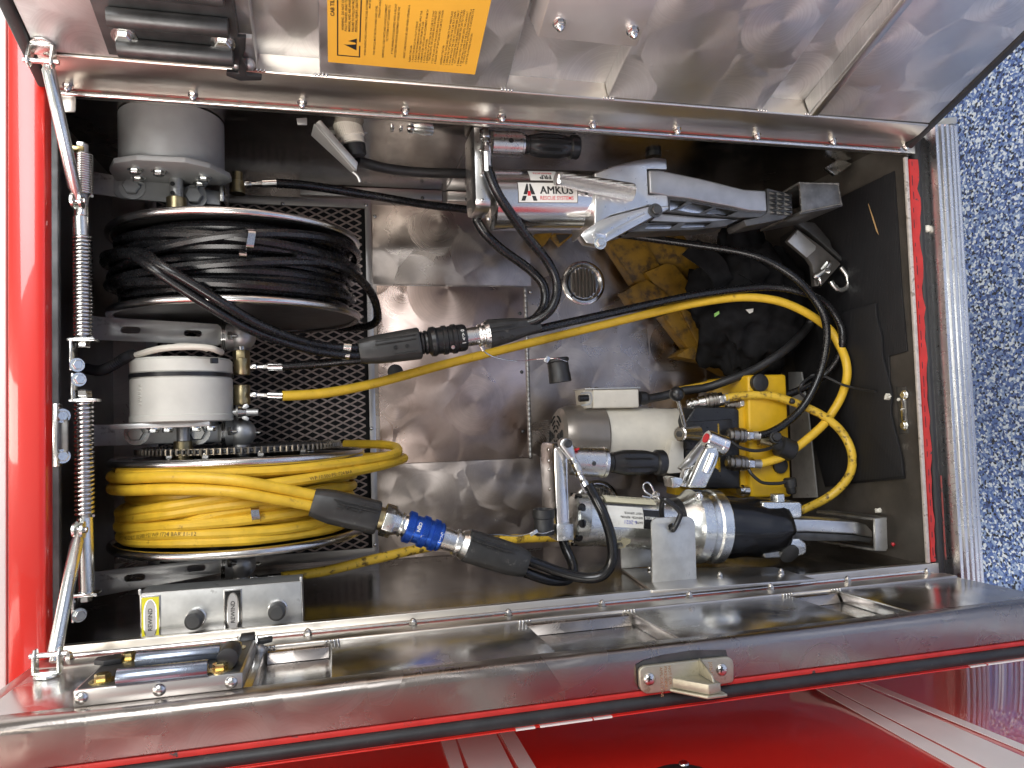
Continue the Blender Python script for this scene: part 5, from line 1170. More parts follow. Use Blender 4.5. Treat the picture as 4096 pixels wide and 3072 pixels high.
mk('collar_port', G().lathe(A(2376, 1854, .0945), (0, 0, -1), [(0, .0042), (.0006, .0042), (.0007, .0018), (.002, .0016)], 14), M['dark'], ct)
mk('grip_button', G().cyl(A(2306, 1794, .1), A(2308, 1800, .1), .005, seg=14), M['redprint'], ct)
grip(ct, A(2424, 1850, .12), A(2656, 1850, .12), 104)
# banjo fitting on the hose
bj = [(2240, 1765), (2256, 1750), (2280, 1752), (2292, 1768), (2304, 1815), (2306, 1838), (2284, 1842), (2256, 1806), (2240, 1785)]
mk('banjo', pprism(bj, .06, .078), M['cast'], ct, .004, segs=3); mk('banjo_bolt', G().lathe(A(2270, 1774, .06), (0, 0, -1), [(0, .0075), (.004, .0072), (.0045, .0055), (.003, .0045)], 20), M['dark'], ct)
mk('fitting_nut', plathe(A(2288, 1830, .066), A(2300, 1856, .064), [(0, 34), (1, 34)], 6), M['zinc'], ct, .0006); mk('fitting_nut', plathe(A(2300, 1854, .064), A(2316, 1890, .06), [(0, 38), (1, 36)], 6), M['zinc'], ct, .0006)
fitting(ct, A(2312, 1885, .06), A(2354, 1965, .046), 34)
# collar, boot, clevises
k0, k1_ = A(2690, 2102, dK), A(2866, 2106, dK)
mk('collar', plathe(k0, k1_, [(0, 210), (.18, 236), (.3, 268), (.36, 290), (.58, 292), (.6, 284), (.66, 278), (.74, 280), (.78, 292), (.97, 292), (1, 284)], 64), M['zinc'], ct, sharp=25)
mk('neck_rubber', plathe(A(2672, 2101, dK), A(2700, 2102, dK), [(0, 206), (.3, 216), (1, 222)], 48), M['plastic'], ct)
b0, b1_ = A(2862, 2108, dK), A(3138, 2112, dK); T = b1_-b0; X, Y, Z = basis(T); vs = []; fs = []; n = 56
pf = [(0, 238), (.08, 244), (.2, 246), (.35, 244), (.5, 242), (.62, 240), (.74, 242), (.84, 238), (.92, 222), (.97, 188), (1, 140)]
for j, (f_, w_) in enumerate(pf):
    for i in range(n):
        a = 2*math.pi*i/n; wr = 1+.04*f_*math.sin(3*a+5*f_)+.035*f_*f_*math.sin(7*a-9*f_)+.022*math.sin(2*a+14*f_)+.012*f_*math.sin(11*a+17*f_)
        sq = 1-.1*f_*abs(math.sin(2*a)); vs.append(b0+Z*f_*T.length+(X*math.cos(a)+Y*math.sin(a))*w_/2*sc(b0)*wr*sq)
for j in range(len(pf)-1):
    for i in range(n): fs.append((j*n+i, j*n+(i+1) % n, (j+1)*n+(i+1) % n, (j+1)*n+i))
fs += [tuple(range(n-1, -1, -1)), tuple((len(pf)-1)*n+i for i in range(n))]
bt = mk('rubber_boot', G().add(vs, fs), M['gloss'], ct, sharp=70)
mk('clevis_arm', pprism([(3050, 2008), (3200, 2008), (3210, 2016), (3210, 2066), (3200, 2074), (3050, 2074)], .1, .16), M['zinc'], ct, .005, segs=3)
mk('clevis_bolt', G().lathe(A(3110, 2006, .13), (0, -1, 0), [(0, .0145), (.014, .0145), (.015, .013)], 6), M['zinc'], ct, .0008)
mk('clevis_arm', pprism([(3030, 2170), (3120, 2156), (3200, 2152), (3228, 2170), (3232, 2204), (3222, 2222), (3180, 2232), (3060, 2236)], .1, .16), M['zinc'], ct, .006, segs=3)
mk('clevis_bolt', G().lathe(A(3155, 2212, .1), (0, .5, -1), [(0, .019), (.004, .019), (.005, .017)], 24), M['dark'], ct)
bl = [(3120, 2076), (3280, 2078), (3415, 2085), (3466, 2098), (3490, 2125), (3492, 2152), (3420, 2138), (3230, 2128), (3120, 2128)]
mk('blade', pprism(bl, .098, .15), M['cast'], ct, .003, segs=3)
mk('blade_edge', pprism([(3120, 2130), (3230, 2130), (3420, 2140), (3492, 2154), (3480, 2170), (3420, 2164), (3230, 2164), (3140, 2150)], .102, .148), M['dark'], ct, .002)
# carrying handle
mk('handle_arm', pprism([(2752, 1950), (2800, 1840), (2826, 1790), (2868, 1788), (2880, 1815), (2872, 1850), (2826, 1952)], .085, .1), M['zinc'], ct, .004, segs=3)
mk('arm_groove', G().tube(catmull([A(2852, 1818, .084), A(2840, 1850, .083), A(2822, 1890, .084)], 4), .007, 10), M['polish'], ct)
mk('handle_arm', G().prism([A(2718, 1872, .15), A(2818, 1752, .13), A(2838, 1786, .13), A(2744, 1892, .15)], (0, 0, .012)), M['cast'], ct, .002)
mk('handle_web', pprism([(2722, 1945), (2740, 1880), (2790, 1860), (2775, 1900), (2750, 1950)], .11, .125), M['polish'], ct, .002)
mk('handle_barrel', plathe(A(2824, 1752, .1), A(2902, 1786, .1), [(0, 62), (.04, 70), (.72, 74), (.74, 78), (.95, 78), (1, 70)], 36), M['polish'], ct, sharp=25)
mk('barrel_plug', G().lathe(A(2823, 1752, .1), A(2823, 1752, .1)-A(2902, 1786, .1), [(0, .009), (.001, .009), (.0012, .005)], 20), M['redprint'], ct)
mk('saddle', pprism([(2684, 1912), (2700, 1908), (2728, 1912), (2735, 1925), (2720, 1950), (2690, 1952), (2688, 1930)], .085, .12), M['zinc'], ct, .002)
mk('collar_dimple', G().sphere(A(2796, 1985, dK-.056), .008, 16, 10), M['polish'], ct, sharp=80)
# service label
f_l, lw, lh = cyllabel(c0, cT, 103.2*sc(c0), 2432, 2027, 2574, 2110, .0006)
lb = mk('service_label', patch(f_l, lw, lh, 1), M['labelw'], ct)
up = lambda ox, oy: (lambda x, y: f_l(lw-ox-x, lh*0+oy-y, 2.2))     # lettering upside down in the photo
g = G(); text(g, 'DATE:', up(.002, .0115), .0036, bold=.015); text(g, 'SERVICE', up(.002, .0195), .0036, bold=.015); text(g, 'REPAIR', up(.026, .0195), .0036, bold=.015); text(g, 'NEXT SERVICE:', up(.002, .027), .0036, bold=.015)
for ox in (.0205, .0415): text(g, 'o', up(ox, .0195), .0036, bold=.01)
mk('label_lettering', g, M['print'], lb); g = G(); text(g, '6-2021', up(.013, .0125), .0062, bold=.0); mk('label_lettering', g, M['blueprint'], lb)
f_2, lw2, lh2 = cyllabel(c0, cT, 103.2*sc(c0), 2575, 2042, 2640, 2116, .0006)
lb2 = mk('maker_label', patch(f_2, lw2, lh2, 1), M['labelk'], ct); g = G(); text(g, 'AMKUS', lambda x, y: f_2(lw2*.8-x, lh2*.62-y, 2.2), .0048, bold=.02); mk('label_lettering', g, M['whiteprint'], lb2)
f_3, lw3, lh3 = cyllabel(c0, cT, 103.2*sc(c0), 2422, 1988, 2612, 2014, .0006)
lb3 = mk('rating_label', patch(f_3, lw3, lh3, 1), M['labelc'], ct); g = G(); text(g, 'CE  10 500 PSI  724 BAR  6021', lambda x, y: f_3(lw3*.93-x, lh3*.62-y, 2.2), .0042, bold=.01); mk('label_lettering', g, M['print'], lb3)
f_4, lw4, lh4 = cyllabel(c0, cT, 103.2*sc(c0), 2452, 2152, 2520, 2194, .0006)
g = G(); pl = [(0, 0), (.8, .02), (.75, .2), (.9, .35), (.82, .55), (1, .75), (.95, .95), (.4, 1), (.38, .85), (0, .8)]; g.add([f_4(x*lw4, y*lh4, 1) for x, y in pl], [tuple(range(len(pl)))]); mk('label_remnant', g, M['labelc'], ct)
# bracket that carries the cutter
br = thing('tool_bracket', 'bent steel bracket with upright tag plate under the cutter', 'bracket', onV(2800, 2330, VB-.004))
tg = [(2608, 2092), (2614, 2080), (2626, 2072), (2755, 2067), (2770, 2072), (2780, 2086), (2787, 2336), (2785, 2346), (2776, 2354), (2611, 2364)]
mk('tag_plate', pprism(tg, .045, .0505, [circ(2689, 2110, 17, 14)]), M['plate'], br, .0014)
v_ = VB-.0055
bp = [onV(x, y, v_) for x, y in ((2486, 2273), (2609, 2361), (3264, 2316), (3100, 2268))]
mk('base_plate', G().prism(bp, (0, .005, 0)), M['brush'], br, .001)
bf = A(2486, 2262, bp[0].z-.002); mk('back_flange', G().bb(bp[0].x-.002, bp[0].x+.09, bf.y-.035, v_-.0005, bp[0].z-.006, bp[0].z-.001), M['plate'], br, .001)
for x, y in ((3125, 2295), (2600, 2285), (2880, 2310)): inst('acorn_nut', ACORN, br, onV(x, y, v_), (0, -1, 0), scale=.9)
# wire clip and black link
wc = thing('wire_clip', 'twisted wire clip looped through the tag plate of the cutter bracket', 'clip', A(2640, 2050, .05))
mk('wire_loop', G().tube(catmull([A(x, y, .05) for x, y in ((2612, 1986), (2580, 1965), (2573, 1940), (2588, 1930), (2604, 1942), (2618, 1975), (2614, 1992))], 6), .0016, 8), M['steel'], wc)
for dx in (0, 6): mk('wire_twist', G().torus(A(2620+dx, 1978+dx*.6, .05), (1, .8, .2), .006, .0015, 24, 8), M['steel'], wc)
mk('wire_tail', G().tube(catmull([A(x, y, .05) for x, y in ((2570, 1985), (2600, 1990), (2622, 1980), (2636, 1996), (2660, 2018), (2650, 2024))], 6), .0016, 8), M['steel'], wc)
mk('black_link', G().tube(catmull([A(*q) for q in ((2648, 2068, .07), (2646, 2030, .055), (2652, 2002, .045), (2668, 2002, .04), (2718, 2045, .036), (2716, 2075, .036), (2694, 2118, .038), (2686, 2112, .05), (2680, 2095, .065))], 6), .0046, 10), M['plastic'], wc)
# blade pocket
bk = thing('tool_pocket', 'welded steel U-shaped pocket holding the cutter blades', 'holder', A(3520, 2140, .1))
mk('pocket_face', pprism([(3500, 2075), (3548, 2070), (3552, 2195), (3545, 2205), (3502, 2203)], .07, .076), M['plate'], bk, .0015)
a, b = A(3498, 2075, .072), A(3550, 2068, .072); mk('pocket_wall', G().prism([A(3497, 2072, .074), A(3550, 2067, .074), A(3550, 2078, .074), A(3497, 2083, .074)], (-.03, .0, .13)), M['weld'], bk, .001)
mk('pocket_wall', G().prism([A(3500, 2196, .078), A(3548, 2194, .078), A(3548, 2206, .078), A(3500, 2206, .078)], (-.03, 0, .13)), M['weld'], bk, .001)
# ================================================================== power unit
pu_ = thing('power_unit', 'cream electric pump with yellow tank standing on the compartment floor', 'pump', A(3000, 1800, .3))
dM = .32
mk('motor_body', plathe(A(2385, 1742, dM), A(2745, 1752, dM), [(0, 226), (.02, 230), (.86, 230), (.865, 234), (.97, 234), (1, 222)], 56), M['cream'], pu_, sharp=25)
p0, p1 = A(2224, 1745, dM), A(2400, 1748, dM)
cw = mk('fan_cowl', plathe(p0, p1, [(0, 150), (.02, 196), (.08, 226), (.2, 244), (.35, 250), (.97, 252), (1, 246)], 56), M['cowl'], pu_, sharp=25)
X, Y, Z = basis(p1-p0)
for ring in range(4):
    rr = (24+ring*19)*sc(p0)
    for k_ in range(6):
        a0 = k_*math.pi/3+.2; pts = [p0+Z*(-.0004)+(X*math.cos(a0+.6*i/5)+Y*math.sin(a0+.6*i/5))*rr for i in range(6)]
        mk('cowl_slot', G().tube(pts, .0018, 6), M['void'], cw)
mk('motor_foot', G().bb(A(2390, 1860, .3).x, A(2735, 1860, .3).x, A(2500, 1815, .28).y, A(2500, 1865, .28).y, .27, .42), M['cream'], pu_, .002)
mk('motor_foot', pprism([(2690, 1760), (2735, 1760), (2738, 1890), (2680, 1895), (2660, 1890)], .24, .3), M['cream'], pu_, .002)
jb = mk('junction_box', pprism([(2372, 1558), (2556, 1555), (2558, 1630), (2374, 1634)], .275, .345), M['cream'], pu_, .004, segs=3)
mk('box_lid', G().bb(A(2338, 1550, .275).x, A(2560, 1550, .275).x, A(2400, 1552, .275).y, A(2400, 1557, .275).y, .272, .348), M['plate'], jb, .0005)
for x in (2354, 2381, 2510, 2541): inst('screw', SCREW, jb, V((A(x, 1552, .29).x, A(x, 1551, .275).y, .285)), (0, -1, 0))
mk('box_side', pprism([(2336, 1556), (2370, 1557), (2370, 1632), (2345, 1634)], .28, .34), M['cream'], jb, .002)
mk('toggle_guard', G().tube(catmull([A(2322, 1575, .27), A(2362, 1572, .268), A(2363, 1612, .268), A(2325, 1622, .27)], 4), .0018, 6), M['plate'], jb)
mk('toggle', G().cyl(A(2316, 1594, .28), A(2352, 1592, .28), .0068, seg=14), M['plastic'], jb)
mk('cable_gland', plathe(A(2557, 1592, .3), A(2596, 1594, .3), [(0, 54), (.5, 54), (.8, 46), (1, 28)], 24), M['rubber'], jb)
# valve block with lever
vb_ = mk('valve_block', pprism([(2742, 1685), (2780, 1628), (2935, 1628), (2958, 1640), (2962, 1955), (2770, 1955), (2745, 1830)], .235, .4), M['plastic'], pu_, .004, segs=3)
mk('block_face', pprism([(2745, 1688), (2930, 1676), (2934, 1780), (2745, 1800)], .228, .24), M['plastic'], vb_, .003)
g = G(); tr = PX([(2856, 1868), (2872, 1836), (2875, 1880)], .2335); g.prism(tr, (0, 0, .0006)); mk('warning_triangle', g, M['ypaint'], vb_)
g = G(); text(g, 'WARNING', flat(A(2883, 1888, .2335), (0, -1, 0), (-1, 0, 0)), .0042, bold=.02); text(g, 'WARNING', flat(A(2878, 1742, .2275), (0, -1, 0), (-1, 0, 0)), .0034, bold=.02); mk('block_lettering', g, M['ypaint'], vb_)
hb = A(2728, 1738, .2); mk('lever_hub', plathe(A(2718, 1736, .195), A(2778, 1734, .225), [(0, 50), (.03, 60), (.5, 64), (1, 76)], 32), M['steel'], pu_, sharp=25)
mk('hub_screw', G().lathe(A(2716, 1736, .195), A(2718, 1736, .195)-A(2778, 1734, .225), [(0, .006), (.0006, .006), (.0007, .003)], 16), M['dark'], pu_)
mk('lever_rod', G().cyl(A(2739, 1702, .195), A(2712, 1600, .17), .0044, .0036, 14), M['steel'], pu_)
mk('lever_knob', G().sphere(A(2707, 1576, .165), .0145, 28, 18), M['plastic'], pu_, sharp=80)
# tank and frame
tk = [(2955, 1638), (2990, 1612), (2995, 1500), (3146, 1497), (3150, 1600), (3168, 1985), (3020, 1990), (2965, 1965)]
mk('tank', pprism([(2990, 1500), (3146, 1497), (3168, 1988), (3004, 1992)], .225, .40), M['ypaint'], pu_, .006, segs=3)
mk('tank_flange', pprism([(2950, 1640), (2992, 1616), (3002, 1990), (2964, 1975)], .24, .39), M['ypaint'], pu_, .003)
mk('frame_bar', pprism([(2715, 1548), (2900, 1512), (2990, 1500), (2990, 1520), (2900, 1538), (2718, 1563)], .34, .36), M['ypaint'], pu_, .001)
mk('frame_bar', pprism([(2700, 1946), (2990, 1966), (2990, 1990), (2700, 1980)], .3, .34), M['ypaint'], pu_, .001)
mk('frame_bolt', plathe(A(2955, 1962, .235), A(2990, 1962, .235), [(0, 36), (.4, 36), (.42, 46), (1, 44)], 24), M['steel'], pu_)
mk('fill_cap', G().lathe(A(3030, 1532, .225), (0, 0, -1), [(0, .018), (.012, .018), (.014, .015)], 28), M['rubber'], pu_)
mk('fill_cap', plathe(A(3088, 1770, .2), A(3168, 1805, .2), [(0, 50), (.3, 60), (.35, 84), (.95, 86), (1, 78)], 32), M['rubber'], pu_)
mk('fill_neck', plathe(A(3035, 1762, .21), A(3092, 1772, .205), [(0, 40), (1, 44)], 20), M['brass'], pu_)
mk('port_plug', G().lathe(A(3118, 1862, .224), (0, 0, -1), [(0, .016), (.006, .016), (.007, .013)], 28), M['rubber'], pu_)
pb = A(3190, 1700, .2)
mk('base_tray', G().prism([onU(x, y, 1.385) for x, y in ((3152, 1488), (3205, 1488), (3232, 1650), (3268, 1990), (3170, 1992))], (.004, 0, 0)), M['plate'], pu_, .001)
# quick couplers
def coupler(pts, d0, d1, name='quick_coupler'):
    (x0, y0), (x1, y1), wpx = pts; a, b = A(x0, y0, d0), A(x1, y1, d1)
    cp = mk(name, plathe(a, b, [(0, wpx*.5), (.04, wpx*.7), (.06, wpx*.95), (.12, wpx), (.13, wpx*.86), (.17, wpx*.86), (.18, wpx*1.06), (.3, wpx*1.06), (.31, wpx*.88), (.36, wpx*.88), (.37, wpx*1.04), (.43, wpx*1.04), (.44, wpx*.9), (.47, wpx*.9), (.48, wpx*1.0), (.56, wpx*1.0), (.6, wpx*.8)], 28), M['couple'], pu_, sharp=25)
    mk('coupler_nut', plathe(a.lerp(b, .58), a.lerp(b, .8), [(0, wpx*.8), (.1, wpx*.9), (.9, wpx*.9), (1, wpx*.7)], 6), M['steel'], cp, .0008)
    mk('coupler_stem', plathe(a.lerp(b, .78), b, [(0, wpx*.62), (.9, wpx*.62), (1, wpx*.66)], 24), M['greysteel'], cp)
coupler(((2905, 1740), (3036, 1743), 58), .215, .205); coupler(((2905, 1850), (3040, 1857), 60), .215, .21); coupler(((2816, 1608), (2912, 1592), 62), .25, .235); coupler(((2900, 1622), (2996, 1608), 52), .262, .245)
st_p = [(2752, 1620), (2770, 1617), (2790, 1614), (2812, 1610)]
mk('port_stack', plathe(A(2748, 1620, .262), A(2820, 1608, .25), [(0, 36), (.1, 44), (.2, 44), (.22, 34), (.3, 34), (.32, 48), (.5, 48), (.52, 38), (.62, 38), (.64, 52), (1, 54)], 28), M['steel'], pu_, sharp=25)
# dust caps with rubber tethers
def tether(label, path, capc, r, h, axis, rr=.0034):
    t = thing('dust_cap', label, 'dust cap', A(*capc)); mk('tether', G().tube(hosepath(path), rr, 8), M['rubber'], t)
    P_ = A(*capc); mk('cap_body', G().lathe(P_, axis, [(0, r*.8), (.002, r), (h*.55, r), (h*.57, r*.78), (h*.9, r*.78), (h, r*.6)], 24), M['rubber'], t)
tether('black rubber dust cap dangling in front of the yellow tank bottom', [(2995, 1878, .205), (3010, 1900, .2), (3050, 1930, .195), (3110, 1934, .19), (3140, 1928, .19)], (3158, 1912, .19), .0125, .032, (.1, 1, 0))
tether('black rubber dust cap on a loop beside the middle pump port', [(2925, 1765, .205), (2960, 1790, .2), (3020, 1803, .195), (3075, 1795, .195), (3090, 1785, .2)], (3096, 1755, .185), .012, .02, (-.2, -.3, -1))
tether('black rubber dust cap lying on the mat at the end of its tether', [(3240, 1505, .2), (3260, 1500, .195), (3305, 1508, .19), (3360, 1535, .175), (3430, 1555, .15), (3500, 1566, .12)], (3512, 1572, .12), .0095, .034, (0, -1, 0), .0026)
tether('black rubber dust cap hooked over the looping hoses', [(3225, 1592, .19), (3200, 1570, .19), (3205, 1540, .18), (3235, 1512, .185), (3260, 1505, .19)], (3160, 1602, .2), .006, .01, (1, .3, 0), .003)
# ================================================================== yellow painted stand behind the hoses
ys = thing('folding_stand', 'worn yellow painted steel stand leaning on the back wall behind the hoses', 'stand', A(2900, 1450, .42))
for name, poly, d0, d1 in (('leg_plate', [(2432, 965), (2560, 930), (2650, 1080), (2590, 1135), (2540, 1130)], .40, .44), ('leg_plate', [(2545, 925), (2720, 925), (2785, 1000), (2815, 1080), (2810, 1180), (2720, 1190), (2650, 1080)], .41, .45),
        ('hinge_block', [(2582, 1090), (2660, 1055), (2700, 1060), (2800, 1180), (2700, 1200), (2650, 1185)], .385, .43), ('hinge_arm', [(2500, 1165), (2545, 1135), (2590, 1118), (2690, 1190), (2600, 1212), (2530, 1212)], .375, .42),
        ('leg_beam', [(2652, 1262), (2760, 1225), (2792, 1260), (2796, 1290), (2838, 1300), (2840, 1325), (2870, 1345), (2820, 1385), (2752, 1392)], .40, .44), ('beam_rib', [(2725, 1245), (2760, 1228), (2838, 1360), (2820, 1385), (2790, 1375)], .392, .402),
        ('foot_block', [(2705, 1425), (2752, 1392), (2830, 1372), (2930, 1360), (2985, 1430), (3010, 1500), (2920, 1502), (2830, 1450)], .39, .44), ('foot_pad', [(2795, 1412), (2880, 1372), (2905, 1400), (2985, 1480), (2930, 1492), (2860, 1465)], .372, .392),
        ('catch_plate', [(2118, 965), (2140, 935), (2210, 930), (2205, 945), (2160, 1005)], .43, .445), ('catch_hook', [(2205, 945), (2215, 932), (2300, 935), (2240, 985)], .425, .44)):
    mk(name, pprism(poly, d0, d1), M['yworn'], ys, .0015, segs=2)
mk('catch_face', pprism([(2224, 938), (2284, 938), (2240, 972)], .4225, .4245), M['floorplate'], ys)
# ================================================================== black cloth bag
bag = G(); n, m = 46, 34; vs = []; fs = []
cb = A(2990, 1220, .34)
from mathutils import noise as mn
for j in range(m+1):
    ph = math.pi*j/m
    for i in range(n):
        a = 2*math.pi*i/n; dirv = V((math.sin(ph)*math.cos(a), math.cos(ph), math.sin(ph)*math.sin(a)))
        ns = mn.noise(dirv*2.1+V((3, 1, 2)))*.35+mn.noise(dirv*5.2)*.2+mn.noise(dirv*11)*.07; rr = 1+ns
        vs.append(cb+V((dirv.x*.135, dirv.y*.165, dirv.z*.085))*rr)
for j in range(m):
    for i in range(n): fs.append((j*n+i, j*n+(i+1) % n, (j+1)*n+(i+1) % n, (j+1)*n+i))
tb = thing('cloth_bag', 'crumpled black cloth bag on the compartment floor behind the hoses', 'bag', A(3000, 1300, .34))
mk('bag_body', G().add(vs, fs), M['cloth'], tb, sharp=80)
ribbon([A(2760, 985, .29), A(2860, 1060, .262), (A(2890, 1120, .258)), A(2910, 1160, .27)], V((1, -.9, 0)), .05, .004, 'bag_flap', M['cloth'], tb)
ribbon([A(2950, 1050, .27), A(3010, 1080, .25), A(3060, 1120, .25), A(3030, 1150, .27)], V((.7, -1, 0)), .045, .004, 'bag_flap', M['cloth'], tb)
mk('bag_tag', pprism([(2858, 1254), (2876, 1244), (2878, 1255), (2860, 1268)], .255, .257), mat('green_tag', (.25, .5, .12), .5), tb)
mk('bag_label', pprism([(2984, 1238), (3014, 1234), (3012, 1248), (3000, 1254)], .25, .252), M['labelw'], tb)
# ================================================================== mats and bits on the floor
um = UB-.0035
o1 = [(3575, 684), (3590, 900), (3605, 1150), (3628, 1405), (3555, 1425), (3560, 1560), (3562, 1660), (3592, 1780), (3612, 1850), (3618, 1915), (3300, 1945), (3210, 1600), (3140, 1300), (3120, 950), (3370, 785)]
mk('floor_mat', G().prism([onU(x, y, um) for x, y in o1], (.003, 0, 0)), M['mat'], None, .0006, label='black ribbed rubber mat with a wavy cut edge on the compartment floor', cat='mat')
o2 = [(3500, 1212), (3506, 1275), (3525, 1350), (3528, 1420), (3545, 1490), (3566, 1580), (3562, 1650), (3590, 1770), (3606, 1840), (3612, 1905), (3330, 1935), (3300, 1500), (3260, 1280)]
mk('floor_mat', G().prism([onU(x, y, um-.0062) for x, y in catmull([V((x, y, 0)) for x, y in o2[:10]], 3)[:] and [(p_.x, p_.y) for p_ in catmull([V((x, y, 0)) for x, y in o2[:10]], 3)]+o2[10:]], (.0052, 0, 0)), M['mat'], None, .0008, label='smaller black rubber mat piece lying over the larger mat', cat='mat')
def bit(label, cat, x, y, r, mat_, u=None, name='debris'):
    c = onU(x, y, u or um-.007); g = G(); g.sphere(c, r, 7, 5); g.v = [c+(q-c)*random.uniform(.6, 1.25) for q in g.v]
    mk(name, g, mat_, None, label=label, cat=cat, sharp=20)
bit('largest white paint chip beside the dust cap on the mat', 'paint chip', 3552, 1586, .008, M['chip'], name='paint_chip')
bit('small white paint chip nearest the striker', 'paint chip', 3610, 1637, .0045, M['chip'], UB-.004, name='paint_chip')
bit('small white paint chip just right of the largest chip', 'paint chip', 3595, 1598, .0032, M['chip'], UB-.004, name='paint_chip')
bit('white paint chip beside the cutter blade pocket', 'paint chip', 3513, 2042, .006, M['chip'], UB-.004, name='paint_chip')
bit('tiny red paint chip right of the cutter blade pocket', 'paint chip', 3572, 2177, .0042, M['redprint'], UB-.003, name='paint_chip')
mk('wood_splinter', G().tube([onU(3473, 815, um-.002), onU(3490, 868, um-.004), onU(3508, 925, um-.002), onU(3514, 938, um-.002)], [.0006, .0014, .0014, .0005], 6), M['wood'], None, label='thin pale wood splinter on the black mat below the spreader tips', cat='splinter')
# ================================================================== hooked block with shackle
hk = thing('anchor_block', 'dark grey steel channel block with chain shackle lying on the mat', 'block', A(3300, 1100, .2))
X = V((.55, .62, .0)).normalized(); Y = V((-.62, .55, 0)).normalized()
mk('channel', G().prism(PX([(3190, 895), (3240, 930), (3380, 1055), (3355, 1062), (3395, 1048), (3330, 985), (3290, 900), (3240, 885)][:3]+[(3392, 1050), (3330, 990), (3320, 960), (3260, 890), (3215, 885)], .19), (0, 0, .02)), M['dark'], hk, .002)
mk('front_plate', G().prism(PX([(3190, 915), (3150, 962), (3230, 1030), (3250, 1060), (3260, 1145), (3285, 1145), (3365, 1055), (3282, 982)], .175), (0, 0, .012)), mat('grey_anchor_steel', (.15, .14, .13), .42, .6, .15, 30), hk, .002)
mk('pocket', G().prism(PX([(3192, 920), (3265, 985), (3262, 1000), (3228, 1030), (3152, 965)], .1745), (0, 0, .003)), M['plate'], hk, .001)
mk('shackle', G().tube(catmull([A(x, y, .178) for x, y in ((3362, 1068), (3385, 1100), (3392, 1130), (3380, 1155), (3355, 1160), (3335, 1145), (3322, 1125))], 6), .0056, 12), M['zinc'], hk)
mk('chain_ring', G().tube(catmull([A(x, y, d_) for x, y, d_ in ((3285, 1080, .17), (3310, 1050, .165), (3318, 1055, .16), (3300, 1082, .16), (3262, 1108, .165), (3256, 1100, .17))], 6), .0045, 10), M['zinc'], hk)
mk('chain_ring', G().tube(catmull([A(x, y, d_) for x, y, d_ in ((3298, 1078, .158), (3315, 1082, .158), (3312, 1090, .16), (3290, 1078, .17))], 6), .0042, 10), M['zinc'], hk)
mk('chain_ring', G().tube(catmull([A(x, y, d_) for x, y, d_ in ((3265, 1100, .17), (3276, 1112, .165), (3282, 1135, .168), (3278, 1142, .175))], 6), .0038, 10), M['zinc'], hk)
# clamp and handle on the upper wall near the floor
cl_ = mk('pipe_clip', pprism([(3302, 670), (3362, 632), (3412, 655), (3342, 702)], .14, .15), M['zinc'], None, .002, label='small galvanised clip near the floor under the upper door hinge', cat='clip')
mk('clip_lug', pprism([(3368, 630), (3376, 616), (3385, 618), (3378, 634)], .142, .148), M['zinc'], cl_)
gh = mk('wall_guard', pprism([(3025, 592), (3032, 640), (3045, 655), (3130, 650), (3180, 668), (3260, 640), (3270, 612), (3200, 628), (3150, 606), (3060, 610), (3052, 592)], .2, .206), M['weld'], None, .0015, label='thin dark metal guard on the upper wall near the floor', cat='guard')
mk('angle_gusset', G().prism([A(2380, 690, .3), A(2500, 598, .28), A(2610, 606, .26), A(2600, 690, .28)], (0, 0, .01)), M['ceil'], None, .001, label='aluminium gusset plate on the upper wall behind the spreader yoke', cat='gusset')
mk('rubber_bumper', G().lathe(A(2614, 628, .16), (0, -1, 0), [(0, .015), (.018, .015), (.02, .013)], 24), M['rubber'], None, label='short black rubber bumper above the spreader yoke', cat='bumper')
# ================================================================== socket, lid and latches on the upper wall
lid = thing('socket_lid', 'grey hinged socket lid hanging open on the upper wall', 'lid', A(1340, 600, .1))
mk('lid_panel', G().prism([A(1282, 478, .09), A(1432, 650, .1), A(1426, 682, .1), A(1262, 492, .09)], (.0, .0, .012)), M['plate'], lid, .0015)
mk('lid_face', G().prism([A(1262, 494, .09), A(1424, 682, .1), A(1412, 690, .13), A(1250, 540, .13)], (-.003, 0, .002)), M['greypaint'], lid, .001)
mk('lid_hook', G().tube(catmull([A(1412, 688, .1), A(1430, 705, .1), A(1440, 728, .102)], 4), .0024, 8), M['plate'], lid)
so = thing('power_plug', 'ribbed beige plug with black nut in the upper wall socket', 'plug', A(1400, 560, .12))
mk('socket_flange', G().prism([A(x, y, .15) for x, y in rrect(1310, 484, 1478, 536, 22)], (0, .0, .004)), M['plate'], so, .001)
mk('plug_body', plathe(A(1385, 486, .13), A(1408, 572, .13), [(0, 108), (.8, 104), (.82, 98), (1, 98)], 32), M['cream'], so, sharp=25)
g = G(); a, b = A(1385, 488, .13), A(1404, 552, .13); X, Y, Z = basis(b-a)
for i in range(40):
    an = 2*math.pi*i/40; rad = X*math.cos(an)+Y*math.sin(an); g.box(a.lerp(b, .5)+rad*53*sc(a), (b-a).length, .002, .0016, X=Z, Y=Z.cross(rad), Z=rad)
mk('plug_ribs', g, M['cream'], so)
mk('plug_ring', plathe(A(1410, 556, .13), A(1414, 578, .13), [(0, 92), (1, 92)], 32), M['cream'], so)
mk('plug_nut', plathe(A(1414, 576, .13), A(1424, 632, .135), [(0, 88), (.1, 92), (.8, 88), (1, 62)], 28), M['rubber'], so)
lt = thing('wall_latch', 'small steel swing latch on the upper wall left of the spreader', 'latch', A(1690, 525, .12))
mk('latch_blade', pprism([(1655, 512), (1690, 508), (1730, 512), (1738, 525), (1730, 540), (1690, 540), (1655, 530)], .12, .124), M['zinc'], lt, .001)
